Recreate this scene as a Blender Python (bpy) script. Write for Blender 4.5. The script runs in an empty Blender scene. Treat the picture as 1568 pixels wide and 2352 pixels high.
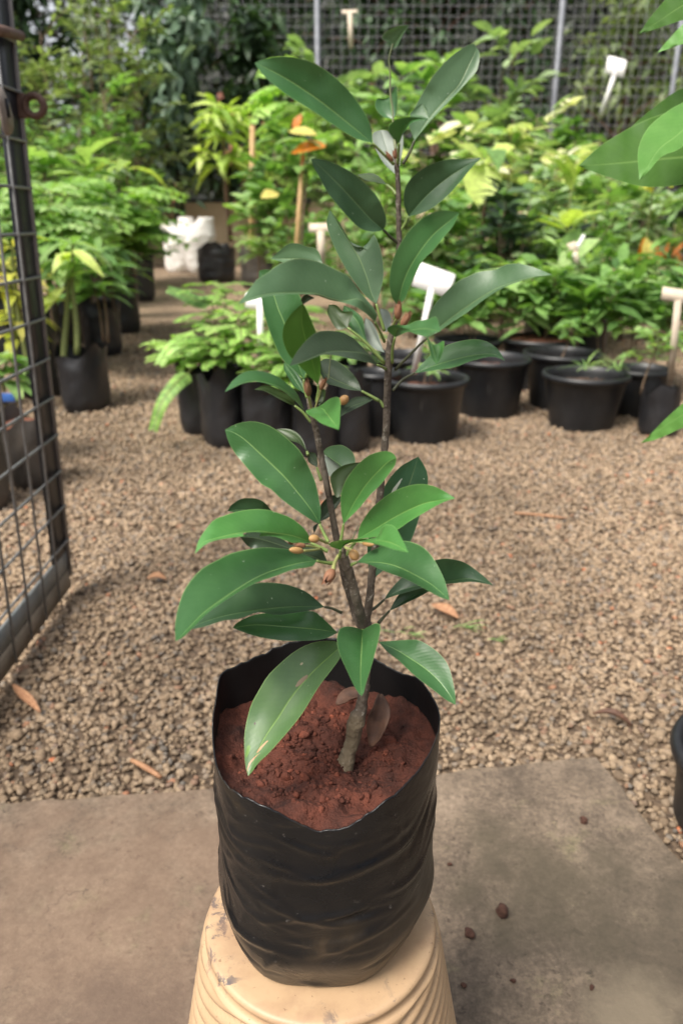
import bpy, bmesh, math, random
import numpy as np
from mathutils import Vector, Matrix, noise as mnoise

# ------------------------------------------------------------------ camera, light, exposure
scene = bpy.context.scene
COL = scene.collection
PITCH = math.radians(21.0)
CAM_H = 0.80
cam_data = bpy.data.cameras.new('camera')
cam = bpy.data.objects.new('camera', cam_data)
COL.objects.link(cam)
cam.location = (0, 0, CAM_H)
cam.rotation_euler = (math.radians(90) - PITCH, 0, 0)
cam_data.sensor_fit = 'VERTICAL'
cam_data.sensor_height = 24.0
cam_data.lens = 18.0
cam_data.clip_start = 0.01
cam_data.clip_end = 400
cam_data.dof.use_dof = True
cam_data.dof.focus_distance = 0.53
cam_data.dof.aperture_fstop = 5.2
scene.camera = cam

SUN_EL, SUN_AZ = math.radians(56), math.radians(-135)     # azimuth measured from +Y towards +X
world = bpy.data.worlds.new('World')
scene.world = world
world.use_nodes = True
wn, wl = world.node_tree.nodes, world.node_tree.links
wn.clear()
sky = wn.new('ShaderNodeTexSky')
sky.sky_type = 'NISHITA'
sky.sun_disc = False
sky.sun_elevation = SUN_EL
sky.sun_rotation = SUN_AZ
sky.air_density = 1.0
sky.dust_density = 4.0
sky.ozone_density = 1.0
hs = wn.new('ShaderNodeHueSaturation')
hs.inputs['Saturation'].default_value = 0.22
bg = wn.new('ShaderNodeBackground')
bg.inputs['Strength'].default_value = 0.115
wo = wn.new('ShaderNodeOutputWorld')
wl.new(sky.outputs['Color'], hs.inputs['Color'])
wl.new(hs.outputs['Color'], bg.inputs['Color'])
wl.new(bg.outputs['Background'], wo.inputs['Surface'])

sun_data = bpy.data.lights.new('sun', 'SUN')
sun = bpy.data.objects.new('sun', sun_data)
COL.objects.link(sun)
sun_data.energy = 2.2
sun_data.angle = math.radians(25)
sun_data.color = (1.0, 0.93, 0.82)
sd = Vector((math.sin(SUN_AZ) * math.cos(SUN_EL), math.cos(SUN_AZ) * math.cos(SUN_EL), math.sin(SUN_EL)))
sun.rotation_euler = sd.to_track_quat('Z', 'Y').to_euler()

scene.view_settings.view_transform = 'Standard'
scene.view_settings.look = 'None'
scene.view_settings.exposure = 1.15
scene.view_settings.gamma = 1.0
scene.cycles.use_denoising = True
scene.cycles.max_bounces = 6
scene.cycles.transparent_max_bounces = 4

rng = np.random.default_rng(7)
random.seed(7)

# ------------------------------------------------------------------ picture to place
CT, ST = math.cos(PITCH), math.sin(PITCH)

def W(px, py, Y):
    """point at distance Y in front of the camera seen at (px, py) of the 1568 x 2352 view"""
    u, v = (px - 784) / 1764.0, (1176 - py) / 1764.0
    d = Y / (CT + v * ST)
    return Vector((u * d, Y, CAM_H + d * (-ST + v * CT)))

def G(px, py, z=0.0):
    u, v = (px - 784) / 1764.0, (1176 - py) / 1764.0
    d = (CAM_H - z) / (ST - v * CT)
    return Vector((u * d, d * (CT + v * ST), z))

# ------------------------------------------------------------------ object helpers
def tag(o, label=None, cat=None, group=None, kind=None):
    if label: o['label'] = label
    if cat: o['category'] = cat
    if group: o['group'] = group
    if kind: o['kind'] = kind
    return o

def empty(name, loc, label, cat, group=None):
    o = bpy.data.objects.new(name, None)
    COL.objects.link(o)
    o.location = loc
    o.empty_display_size = 0.05
    return tag(o, label, cat, group)

def np_mesh(name, verts, faces, mats, parent=None, smooth=True, uvs=None, midx=None):
    """verts (n,3) world coordinates; faces: list of arrays (k,4) or (k,3)"""
    me = bpy.data.meshes.new(name)
    verts = np.asarray(verts, dtype=np.float32)
    if not isinstance(faces, list):
        faces = [faces]
    faces = [np.asarray(f, dtype=np.int32) for f in faces if len(f)]
    if parent is not None:
        verts = verts - np.array(world_loc(parent)[:], dtype=np.float32)
    nl = sum(f.size for f in faces)
    npoly = sum(len(f) for f in faces)
    me.vertices.add(len(verts)); me.vertices.foreach_set('co', verts.ravel())
    me.loops.add(nl); me.polygons.add(npoly)
    li = np.concatenate([f.ravel() for f in faces])
    tot = np.concatenate([np.full(len(f), f.shape[1], dtype=np.int32) for f in faces])
    start = np.concatenate([[0], np.cumsum(tot)[:-1]]).astype(np.int32)
    me.loops.foreach_set('vertex_index', li)
    me.polygons.foreach_set('loop_start', start)
    me.polygons.foreach_set('loop_total', tot)
    if smooth:
        me.polygons.foreach_set('use_smooth', np.ones(npoly, dtype=bool))
    if uvs is not None:
        uvl = me.uv_layers.new(name='UVMap')
        uvl.data.foreach_set('uv', np.asarray(uvs, dtype=np.float32)[li].ravel())
    if not isinstance(mats, (list, tuple)):
        mats = [mats]
    for m in mats:
        me.materials.append(m)
    if midx is not None:
        me.polygons.foreach_set('material_index', np.asarray(midx, dtype=np.int32))
    me.update(calc_edges=True)
    o = bpy.data.objects.new(name, me)
    COL.objects.link(o)
    if parent is not None:
        o.parent = parent
    return o

def world_loc(o):
    v = Vector((0, 0, 0))
    while o is not None:
        v = v + o.location
        o = o.parent
    return v

class MB:
    """collects shapes that become ONE mesh object"""
    def __init__(s):
        s.v, s.f4, s.f3, s.n = [], [], [], 0
    def add(s, v, f4=None, f3=None):
        v = np.asarray(v, dtype=float)
        if f4 is not None and len(f4): s.f4.append(np.asarray(f4) + s.n)
        if f3 is not None and len(f3): s.f3.append(np.asarray(f3) + s.n)
        s.v.append(v); s.n += len(v)
        return s
    def build(s, name, mat, parent=None, smooth=True):
        fs = []
        if s.f4: fs.append(np.concatenate(s.f4))
        if s.f3: fs.append(np.concatenate(s.f3))
        return np_mesh(name, np.concatenate(s.v), fs, mat, parent, smooth)
    def box(s, c, size, rz=0.0, rx=0.0, ry=0.0, bev=0.0):
        bm = bmesh.new()
        bmesh.ops.create_cube(bm, size=1.0)
        for v in bm.verts: v.co = Vector((v.co.x * size[0], v.co.y * size[1], v.co.z * size[2]))
        if bev > 0:
            bmesh.ops.bevel(bm, geom=bm.edges[:], offset=bev, segments=2, affect='EDGES', profile=0.5)
        M = Matrix.Translation(Vector(c)) @ Matrix.Rotation(rz, 4, 'Z') @ Matrix.Rotation(ry, 4, 'Y') @ Matrix.Rotation(rx, 4, 'X')
        bm.transform(M)
        return s.bm(bm)
    def bm(s, bm):
        bm.verts.ensure_lookup_table(); bm.verts.index_update()
        v = np.array([x.co[:] for x in bm.verts])
        bmesh.ops.triangulate(bm, faces=[f for f in bm.faces if len(f.verts) > 4])
        bm.verts.index_update()
        f4 = [[x.index for x in f.verts] for f in bm.faces if len(f.verts) == 4]
        f3 = [[x.index for x in f.verts] for f in bm.faces if len(f.verts) == 3]
        bm.free()
        return s.add(v, f4, f3)
    def tube(s, pts, rad, seg=8, cap=True):
        pts = [Vector(p) for p in pts]
        n = len(pts)
        if not hasattr(rad, '__len__'): rad = [rad] * n
        vs, prev = [], None
        for i in range(n):
            t = (pts[min(i + 1, n - 1)] - pts[max(i - 1, 0)])
            t = t.normalized() if t.length > 1e-9 else Vector((0, 0, 1))
            if prev is None:
                a = t.orthogonal().normalized()
            else:
                a = prev - t * prev.dot(t)
                a = a.normalized() if a.length > 1e-6 else t.orthogonal().normalized()
            prev = a
            b = t.cross(a)
            for k in range(seg):
                th = 2 * math.pi * k / seg
                vs.append(pts[i] + (a * math.cos(th) + b * math.sin(th)) * rad[i])
        f4 = []
        for i in range(n - 1):
            for k in range(seg):
                k2 = (k + 1) % seg
                f4.append((i * seg + k, i * seg + k2, (i + 1) * seg + k2, (i + 1) * seg + k))
        f3 = []
        if cap:
            vs.append(pts[0]); vs.append(pts[-1])
            for k in range(seg):
                f3.append((n * seg, (k + 1) % seg, k))
                f3.append((n * seg + 1, (n - 1) * seg + k, (n - 1) * seg + (k + 1) % seg))
        return s.add([v[:] for v in vs], f4, f3)
    def lathe(s, prof, c, seg=48, wob=None):
        """prof: list of (r, z); wob(phi, r, z) -> (r, z)"""
        vs = []
        for (r, z) in prof:
            for k in range(seg):
                ph = 2 * math.pi * k / seg
                rr, zz = (r, z) if wob is None else wob(ph, r, z)
                vs.append((c[0] + rr * math.cos(ph), c[1] + rr * math.sin(ph), c[2] + zz))
        f4 = []
        for i in range(len(prof) - 1):
            for k in range(seg):
                k2 = (k + 1) % seg
                f4.append((i * seg + k, i * seg + k2, (i + 1) * seg + k2, (i + 1) * seg + k))
        return s.add(vs, f4)

def smooth_curve(pts, n):
    """Catmull-Rom through pts resampled to n points by arc length"""
    P = np.asarray(pts, dtype=float)
    if len(P) == 1: return np.repeat(P, n, 0)
    A = np.vstack([2 * P[0] - P[1], P, 2 * P[-1] - P[-2]])
    out = []
    for i in range(1, len(A) - 2):
        p0, p1, p2, p3 = A[i - 1], A[i], A[i + 1], A[i + 2]
        for t in np.linspace(0, 1, 12, endpoint=False):
            out.append(0.5 * ((2 * p1) + (-p0 + p2) * t + (2 * p0 - 5 * p1 + 4 * p2 - p3) * t * t + (-p0 + 3 * p1 - 3 * p2 + p3) * t ** 3))
    out.append(P[-1])
    out = np.array(out)
    L = np.concatenate([[0], np.cumsum(np.linalg.norm(np.diff(out, axis=0), axis=1))])
    q = np.linspace(0, L[-1], n)
    return np.stack([np.interp(q, L, out[:, k]) for k in range(P.shape[1])], 1)

# ------------------------------------------------------------------ materials
def nt(name):
    m = bpy.data.materials.new(name)
    m.use_nodes = True
    n, l = m.node_tree.nodes, m.node_tree.links
    n.clear()
    out = n.new('ShaderNodeOutputMaterial')
    p = n.new('ShaderNodeBsdfPrincipled')
    l.new(p.outputs[0], out.inputs['Surface'])
    return m, n, l, p, out

def ramp(n, stops, interp='LINEAR'):
    r = n.new('ShaderNodeValToRGB')
    r.color_ramp.interpolation = interp
    e = r.color_ramp.elements
    while len(e) > 1: e.remove(e[-1])
    for i, (pos, c) in enumerate(stops):
        x = e[0] if i == 0 else e.new(pos)
        x.position = pos
        x.color = (c[0], c[1], c[2], 1) if hasattr(c, '__len__') else (c, c, c, 1)
    return r

def noise(n, l, scale, detail=4, rough=0.55, vec=None, stretch=None, dist=0.0):
    t = n.new('ShaderNodeTexNoise')
    t.inputs['Scale'].default_value = scale
    t.inputs['Detail'].default_value = detail
    t.inputs['Roughness'].default_value = rough
    t.inputs['Distortion'].default_value = dist
    src = vec
    if src is None:
        tc = n.new('ShaderNodeTexCoord'); src = tc.outputs['Object']
    if stretch is not None:
        mp = n.new('ShaderNodeMapping')
        mp.inputs['Scale'].default_value = stretch
        l.new(src, mp.inputs['Vector']); src = mp.outputs['Vector']
    l.new(src, t.inputs['Vector'])
    return t

def mix(n, l, fac, a, b, typ='MIX'):
    x = n.new('ShaderNodeMix'); x.data_type = 'RGBA'; x.blend_type = typ
    for sock, val in ((x.inputs[0], fac), (x.inputs[6], a), (x.inputs[7], b)):
        if hasattr(val, 'links'): l.new(val, sock)
        elif hasattr(val, '__len__'): sock.default_value = (val[0], val[1], val[2], 1)
        else: sock.default_value = val
    return x.outputs[2]

def math_n(n, l, op, a, b=None, clamp=False):
    x = n.new('ShaderNodeMath'); x.operation = op; x.use_clamp = clamp
    for sock, val in ((x.inputs[0], a), (x.inputs[1], b)):
        if val is None: continue
        if hasattr(val, 'links'): l.new(val, sock)
        else: sock.default_value = val
    return x.outputs[0]

def bump(n, l, p, height, strength=0.3, dist=0.01):
    b = n.new('ShaderNodeBump')
    b.inputs['Strength'].default_value = strength
    b.inputs['Distance'].default_value = dist
    l.new(height, b.inputs['Height'])
    l.new(b.outputs['Normal'], p.inputs['Normal'])

def plain(name, c1, c2, scale=20, rough=0.6, bs=0.2, bd=0.003, stretch=None, spec=0.5, metal=0.0, detail=5):
    m, n, l, p, o = nt(name)
    t = noise(n, l, scale, detail, stretch=stretch)
    r = ramp(n, [(0.3, c1), (0.7, c2)])
    l.new(t.outputs['Fac'], r.inputs['Fac'])
    l.new(r.outputs['Color'], p.inputs['Base Color'])
    p.inputs['Roughness'].default_value = rough
    p.inputs['Specular IOR Level'].default_value = spec
    p.inputs['Metallic'].default_value = metal
    if bs: bump(n, l, p, t.outputs['Fac'], bs, bd)
    return m

def foliage_mat(name, cols, rough=0.45, trans=0.42, var=1.0):
    """leaf colours vary from leaf to leaf (each leaf is an island of the mesh)"""
    m, n, l, p, out = nt(name)
    g = n.new('ShaderNodeNewGeometry')
    k = len(cols) - 1
    r = ramp(n, [(i / max(k, 1), c) for i, c in enumerate(cols)])
    l.new(g.outputs['Random Per Island'], r.inputs['Fac'])
    t = noise(n, l, 35, 3)
    rr = ramp(n, [(0.3, 0.75), (0.7, 1.2)])
    l.new(t.outputs['Fac'], rr.inputs['Fac'])
    c = mix(n, l, 1.0, r.outputs['Color'], rr.outputs['Color'], 'MULTIPLY')
    l.new(c, p.inputs['Base Color'])
    p.inputs['Roughness'].default_value = rough
    p.inputs['Specular IOR Level'].default_value = 0.45
    tr = n.new('ShaderNodeBsdfTranslucent')
    c2 = mix(n, l, 1.0, c, (1.15, 1.25, 0.55), 'MULTIPLY')
    l.new(c2, tr.inputs['Color'])
    ms = n.new('ShaderNodeMixShader')
    ms.inputs['Fac'].default_value = trans
    l.new(p.outputs[0], ms.inputs[1]); l.new(tr.outputs[0], ms.inputs[2])
    l.new(ms.outputs[0], out.inputs['Surface'])
    return m

M = {}
M['fern'] = foliage_mat('fern leaflets', [(.16, .32, .06), (.25, .45, .10), (.36, .56, .14), (.20, .38, .08)])
M['fern_pale'] = foliage_mat('pale fern leaflets', [(.28, .48, .11), (.40, .62, .16), (.48, .68, .20)])
M['light'] = foliage_mat('light green leaves', [(.18, .33, .095), (.28, .46, .15), (.41, .57, .22), (.13, .26, .075)])
M['lime'] = foliage_mat('lime leaves', [(.36, .49, .09), (.48, .63, .13), (.60, .71, .20), (.28, .45, .09)])
M['yellow'] = foliage_mat('yellowing leaves', [(.60, .56, .10), (.46, .54, .10), (.74, .62, .20), (.34, .46, .09)])
M['mid'] = foliage_mat('mid green leaves', [(.07, .16, .04), (.14, .28, .07), (.25, .43, .12), (.11, .23, .06), (.30, .48, .14)])
M['olive'] = foliage_mat('dull olive leaves', [(.08, .13, .05), (.15, .22, .08), (.25, .32, .13), (.32, .40, .20)])
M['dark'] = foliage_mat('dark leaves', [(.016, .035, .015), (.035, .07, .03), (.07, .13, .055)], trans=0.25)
M['blue'] = foliage_mat('blue green leaves', [(.03, .06, .035), (.08, .14, .08), (.17, .26, .17), (.24, .33, .25)], trans=0.2)
M['sage'] = foliage_mat('pale sage leaves', [(.17, .27, .12), (.28, .40, .19), (.38, .50, .27), (.20, .33, .13)])
M['cream'] = foliage_mat('cream and green leaves', [(.88, .84, .60), (.28, .44, .14), (.74, .74, .42), (.90, .87, .70), (.30, .46, .16), (.22, .38, .12)])
M['orange'] = foliage_mat('orange dry leaves', [(.75, .24, .03), (.65, .18, .02), (.80, .34, .05)])
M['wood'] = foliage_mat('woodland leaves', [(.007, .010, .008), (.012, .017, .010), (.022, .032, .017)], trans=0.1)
M['brown_leaf'] = plain('dry brown leaf', (.050, .024, .015), (.13, .062, .036), 110, .7)
M['tan_leaf'] = plain('dry tan leaf', (.24, .11, .055), (.42, .23, .12), 130, .7)
M['stem_green'] = plain('green stem', (.14, .17, .05), (.20, .22, .07), 60, .6)
M['stem_brown'] = plain('brown stem', (.12, .08, .05), (.20, .14, .09), 80, .8)
M['stem_dark'] = plain('dark trunk', (.04, .03, .025), (.08, .06, .045), 30, .9)
M['trunk'] = plain('reddish trunk', (.10, .06, .04), (.18, .11, .07), 12, .9)
M['pot'] = plain('black nursery plastic', (.014, .0145, .016), (.024, .025, .027), 14, .5, .08, .004, spec=.5)
def pot_mat():
    m, n, l, p, o = nt('dusty black nursery plastic')
    a = noise(n, l, 9, 6, .65); b = noise(n, l, 60, 4, .7, stretch=(1, 1, .15))
    tc = n.new('ShaderNodeTexCoord'); sep = n.new('ShaderNodeSeparateXYZ'); l.new(tc.outputs['Object'], sep.inputs[0])
    low = math_n(n, l, 'MULTIPLY', math_n(n, l, 'SUBTRACT', .10, sep.outputs['Z']), 6, True)
    f = math_n(n, l, 'ADD', math_n(n, l, 'MULTIPLY', a.outputs['Fac'], .7), math_n(n, l, 'MULTIPLY', low, .30))
    r = ramp(n, [(0.34, (.011, .0115, .013)), (0.52, (.020, .020, .021)), (0.75, (.060, .050, .041))])
    l.new(f, r.inputs['Fac'])
    rb = ramp(n, [(0.62, 0.0), (0.72, .35)])
    l.new(b.outputs['Fac'], rb.inputs['Fac'])
    l.new(mix(n, l, rb.outputs['Color'], r.outputs['Color'], (.09, .085, .08)), p.inputs['Base Color'])
    rr = ramp(n, [(0.3, .38), (0.7, .7)])
    l.new(f, rr.inputs['Fac']); l.new(rr.outputs['Color'], p.inputs['Roughness'])
    bump(n, l, p, a.outputs['Fac'], .12, .006)
    return m
M['pot'] = pot_mat()
M['poly'] = plain('black polythene', (.012, .012, .014), (.028, .027, .028), 9, .38, .5, .02, stretch=(1, 1, .5), spec=.5)
M['poly_dusty'] = plain('dusty polythene', (.03, .028, .027), (.09, .075, .062), 12, .5, .5, .015, stretch=(1, 1, .4))
M['soil'] = plain('red nursery soil', (.10, .035, .02), (.20, .075, .04), 60, .95, .6, .01)
M['soil_dark'] = plain('dark nursery soil', (.05, .03, .02), (.10, .06, .04), 60, .95, .6, .01)
M['white'] = plain('white plastic', (.84, .83, .80), (.88, .87, .85), 20, .8, 0, spec=.15)
M['beige'] = plain('weathered label plastic', (.50, .42, .32), (.60, .52, .42), 20, .8, 0, spec=.15)
M['stake'] = plain('bamboo', (.36, .22, .09), (.48, .32, .15), 40, .6)
M['sack'] = plain('woven white sack', (.70, .66, .62), (.82, .80, .77), 14, .7, .4, .02)
M['wire'] = plain('galvanised wire', (.20, .205, .21), (.30, .30, .30), 60, .5, .1, .001, metal=.3)
M['fence_wire'] = plain('weathered fence wire', (.20, .20, .215), (.30, .30, .31), 30, .6, 0, metal=.2)
M['fence_post'] = plain('fence post steel', (.13, .14, .16), (.20, .21, .23), 10, .55, .1, .002, metal=.2)
M['gate_dark'] = plain('dark painted steel', (.012, .014, .020), (.026, .029, .037), 14, .42, .1, .001)
M['gate_edge'] = plain('worn steel edge', (.13, .12, .12), (.22, .20, .19), 25, .55, .15, .001)
M['gate_rail'] = plain('galvanised rail', (.17, .19, .20), (.28, .29, .29), 14, .5, .1, .001, metal=.15)
M['gate_dust'] = plain('dusty rail edge', (.16, .13, .10), (.25, .20, .15), 14, .7, .2, .001)
M['rust'] = plain('rusty steel', (.09, .05, .035), (.17, .10, .075), 40, .75, .4, .001)
M['hasp'] = plain('worn hasp', (.20, .165, .14), (.30, .26, .23), 30, .55, .2, .001)
M['wall'] = plain('ochre plastered wall', (.50, .39, .25), (.62, .50, .35), 2.5, .9, .3, .02)
M['brick'] = plain('red brick', (.32, .11, .07), (.42, .18, .12), 6, .9, .3, .01)
M['blue_label'] = plain('blue label', (.03, .10, .35), (.05, .14, .42), 20, .5, 0)
M['dirt'] = plain('dry clod', (.05, .022, .015), (.09, .04, .025), 200, .95, .5, .002)
M['bud'] = plain('tan fruitlet', (.32, .17, .06), (.42, .25, .10), 120, .6, .1, .0005)
M['bud_brown'] = plain('russet calyx', (.17, .07, .035), (.30, .15, .085), 160, .7, .3, .0005)
M['bud_stalk'] = plain('flower stalk', (.24, .26, .09), (.34, .34, .13), 100, .6)
# ------------------------------------------------------------------ ground, slab, gravel
def ground_mat():
    m, n, l, p, o = nt('earth under the gravel')
    tc = n.new('ShaderNodeTexCoord')
    v = n.new('ShaderNodeTexVoronoi'); v.inputs['Scale'].default_value = 62
    l.new(tc.outputs['Object'], v.inputs['Vector'])
    t = noise(n, l, 1.3, 5)
    r = ramp(n, [(0.0, (.20, .14, .09)), (0.5, (.32, .225, .145)), (1.0, (.43, .31, .205))])
    l.new(v.outputs['Color'], r.inputs['Fac'])
    r2 = ramp(n, [(0.3, .65), (0.7, 1.05)])
    l.new(t.outputs['Fac'], r2.inputs['Fac'])
    far = mix(n, l, 1.0, r.outputs['Color'], r2.outputs['Color'], 'MULTIPLY')
    sep = n.new('ShaderNodeSeparateXYZ'); l.new(tc.outputs['Object'], sep.inputs[0])
    f = math_n(n, l, 'MULTIPLY', math_n(n, l, 'SUBTRACT', sep.outputs['Y'], 5.2), .8, True)     # earth darkened under the loose stones to paint in gap shade
    l.new(mix(n, l, f, (.115, .078, .050), far), p.inputs['Base Color'])
    p.inputs['Roughness'].default_value = .95
    inv = math_n(n, l, 'SUBTRACT', 1.0, v.outputs['Distance'])
    bump(n, l, p, inv, 1.0, .012)
    return m

gv = np.array([(-60, -10, 0), (60, -10, 0), (60, 120, 0), (-60, 120, 0)], float)
tag(np_mesh('ground', gv, np.array([[0, 1, 2, 3]]), ground_mat(), smooth=False), kind='structure')

SLAB_EDGE = [G(-500, 1900), G(-200, 1880), G(0, 1866), G(150, 1856), G(300, 1846), G(440, 1836), G(600, 1822), G(760, 1812), G(900, 1803), G(1000, 1797),
             G(1080, 1786), G(1150, 1780), G(1230, 1771), G(1310, 1764), G(1362, 1760), G(1392, 1788), G(1420, 1826), G(1448, 1866), G(1490, 1922), G(1530, 1972), G(1575, 2022), G(1700, 2170)]
SLAB = [(p.x, p.y) for p in SLAB_EDGE] + [(.62, -.5), (-1.3, -.5)]

def slab_mat():
    m, n, l, p, o = nt('worn concrete')
    a = noise(n, l, 3.2, 8, .65)
    b = noise(n, l, 26, 6, .7)
    c = noise(n, l, 230, 3, .7)
    r = ramp(n, [(0.32, (.104, .077, .054)), (0.50, (.153, .114, .080)), (0.68, (.204, .155, .112))])
    l.new(a.outputs['Fac'], r.inputs['Fac'])
    r2 = ramp(n, [(0.32, .62), (0.50, 1.0), (0.70, 1.25)])
    l.new(b.outputs['Fac'], r2.inputs['Fac'])
    col = mix(n, l, 1.0, r.outputs['Color'], r2.outputs['Color'], 'MULTIPLY')
    # dark damp blotches, pale grit, moss near edges
    d = noise(n, l, 7.5, 7, .7, dist=.4)
    rd = ramp(n, [(0.50, 0.0), (0.70, .45)])
    l.new(d.outputs['Fac'], rd.inputs['Fac'])
    col = mix(n, l, rd.outputs['Color'], col, (.060, .045, .032))
    rs = ramp(n, [(0.63, 0.0), (0.70, .7)])
    l.new(c.outputs['Fac'], rs.inputs['Fac'])
    gate = noise(n, l, 5, 4)
    rg = ramp(n, [(0.45, 0.0), (0.62, 1.0)])
    l.new(gate.outputs['Fac'], rg.inputs['Fac'])
    col = mix(n, l, math_n(n, l, 'MULTIPLY', rs.outputs['Color'], rg.outputs['Color']), col, (.34, .26, .185))
    c2 = noise(n, l, 95, 3, .6)
    rk = ramp(n, [(0.62, 0.0), (0.69, .8)])
    l.new(c2.outputs['Fac'], rk.inputs['Fac'])
    col = mix(n, l, rk.outputs['Color'], col, (.05, .035, .025))
    mo = noise(n, l, 9, 6, .7)
    rm = ramp(n, [(0.58, 0.0), (0.72, .4)])
    l.new(mo.outputs['Fac'], rm.inputs['Fac'])
    col = mix(n, l, rm.outputs['Color'], col, (.20, .19, .085))
    gr = noise(n, l, 150, 5, .75)
    rgx = ramp(n, [(0.34, .62), (0.5, 1.0), (0.66, 1.42)])
    l.new(gr.outputs['Fac'], rgx.inputs['Fac'])
    col = mix(n, l, 1.0, col, rgx.outputs['Color'], 'MULTIPLY')
    tc = n.new('ShaderNodeTexCoord')
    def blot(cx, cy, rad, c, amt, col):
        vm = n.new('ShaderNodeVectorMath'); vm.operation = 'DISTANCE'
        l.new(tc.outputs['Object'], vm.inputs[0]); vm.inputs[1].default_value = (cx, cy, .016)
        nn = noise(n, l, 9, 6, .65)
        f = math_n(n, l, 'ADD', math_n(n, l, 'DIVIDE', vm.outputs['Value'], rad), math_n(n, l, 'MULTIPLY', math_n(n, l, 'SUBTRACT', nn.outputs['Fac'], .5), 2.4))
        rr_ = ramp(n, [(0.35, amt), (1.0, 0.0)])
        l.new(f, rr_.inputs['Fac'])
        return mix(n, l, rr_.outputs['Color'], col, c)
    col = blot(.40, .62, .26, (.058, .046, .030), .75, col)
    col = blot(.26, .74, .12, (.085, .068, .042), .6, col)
    col = blot(.30, .56, .07, (.20, .16, .11), .6, col)
    col = blot(-.30, .70, .30, (.20, .128, .085), .55, col)
    col = blot(-.24, .50, .16, (.085, .056, .040), .6, col)
    vc = n.new('ShaderNodeTexVoronoi'); vc.feature = 'DISTANCE_TO_EDGE'; vc.inputs['Scale'].default_value = 3.1
    wn_ = noise(n, l, 7, 5, .6)
    vv = n.new('ShaderNodeVectorMath'); vv.operation = 'MULTIPLY_ADD'
    l.new(wn_.outputs['Color'], vv.inputs[0]); vv.inputs[1].default_value = (.25, .25, .25); l.new(tc.outputs['Object'], vv.inputs[2])
    l.new(vv.outputs[0], vc.inputs['Vector'])
    rc = ramp(n, [(0.0, .55), (0.006, 0.0)])
    l.new(vc.outputs['Distance'], rc.inputs['Fac'])
    cm = ramp(n, [(0.50, 0.0), (0.60, 1.0)])
    l.new(a.outputs['Fac'], cm.inputs['Fac'])
    col = mix(n, l, math_n(n, l, 'MULTIPLY', rc.outputs['Color'], cm.outputs['Color']), col, (.045, .034, .025))
    l.new(col, p.inputs['Base Color'])
    p.inputs['Roughness'].default_value = .82
    h = math_n(n, l, 'ADD', b.outputs['Fac'], math_n(n, l, 'MULTIPLY', c.outputs['Fac'], .5))
    bump(n, l, p, h, .35, .004)
    return m

def build_slab():
    bm = bmesh.new()
    pts = []
    for i, (x, y) in enumerate(SLAB):
        pts.append((x, y))
    # roughen the broken edge
    dense = []
    for i in range(len(pts)):
        a, b = np.array(pts[i]), np.array(pts[(i + 1) % len(pts)])
        k = max(1, int(np.linalg.norm(b - a) / .02)) if i < len(SLAB_EDGE) - 1 else 1
        for j in range(k):
            q = a + (b - a) * j / k
            if i < len(SLAB_EDGE) - 1:
                s = mnoise.noise(Vector((q[0] * 30, q[1] * 30, 3))) * .006
                q = q + np.array([s, s])
            dense.append(q)
    top = [bm.verts.new((q[0], q[1], .016)) for q in dense]
    f = bm.faces.new(top)
    if f.normal.z < 0: f.normal_flip()
    r = bmesh.ops.extrude_face_region(bm, geom=[f])
    low = [v for v in r['geom'] if isinstance(v, bmesh.types.BMVert)]
    for v in low: v.co.z = -.05
    bm.normal_update()
    bmesh.ops.recalc_face_normals(bm, faces=bm.faces[:])
    me = bpy.data.meshes.new('pavement')
    bm.to_mesh(me); bm.free()
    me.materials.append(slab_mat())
    o = bpy.data.objects.new('pavement', me)
    COL.objects.link(o)
    tag(o, kind='structure')
build_slab()

def inside(poly, x, y):
    c = np.zeros(len(x), bool)
    n = len(poly)
    for i in range(n):
        x1, y1 = poly[i]; x2, y2 = poly[(i + 1) % n]
        cond = ((y1 > y) != (y2 > y)) & (x < (x2 - x1) * (y - y1) / (y2 - y1 + 1e-12) + x1)
        c ^= cond
    return c

def ico(sub):
    bm = bmesh.new()
    bmesh.ops.create_icosphere(bm, subdivisions=sub, radius=1)
    bm.verts.index_update()
    v = np.array([x.co[:] for x in bm.verts]); f = np.array([[y.index for y in x.verts] for x in bm.faces])
    bm.free()
    return v, f

def scatter_stones(x, y, z, size, sub, flat=(.45, .8), seed=1):
    """many pebbles as one vertex/face array"""
    R = np.random.default_rng(seed)
    v0, f0 = ico(sub)
    variants = []
    for k in range(14):
        off = R.uniform(0, 50, 3)
        vv = v0.copy()
        for i in range(len(vv)):
            q = Vector(vv[i] * .9 + off)
            vv[i] = vv[i] * (1 + .50 * mnoise.noise(q) + .20 * mnoise.noise(q * 2.6))
        variants.append(vv)
    variants = np.array(variants)
    n = len(x)
    V = variants[R.integers(0, 14, n)]
    sc = np.stack([np.ones(n) * 1.0, R.uniform(.50, .95, n), R.uniform(flat[0], flat[1], n)], 1) * size[:, None]
    V = V * sc[:, None, :]
    a = R.uniform(0, 2 * np.pi, n); tl = R.normal(0, .35, n)
    ca, sa, ct, st_ = np.cos(a), np.sin(a), np.cos(tl), np.sin(tl)
    X, Y, Z = V[..., 0], V[..., 1], V[..., 2]
    X2 = X * ct[:, None] + Z * st_[:, None]; Z2 = -X * st_[:, None] + Z * ct[:, None]
    X3 = X2 * ca[:, None] - Y * sa[:, None]; Y3 = X2 * sa[:, None] + Y * ca[:, None]
    out = np.stack([X3 + x[:, None], Y3 + y[:, None], Z2 + z[:, None]], 2).reshape(-1, 3)
    F = (f0[None] + (np.arange(n) * len(v0))[:, None, None]).reshape(-1, 3)
    return out, F

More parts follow.
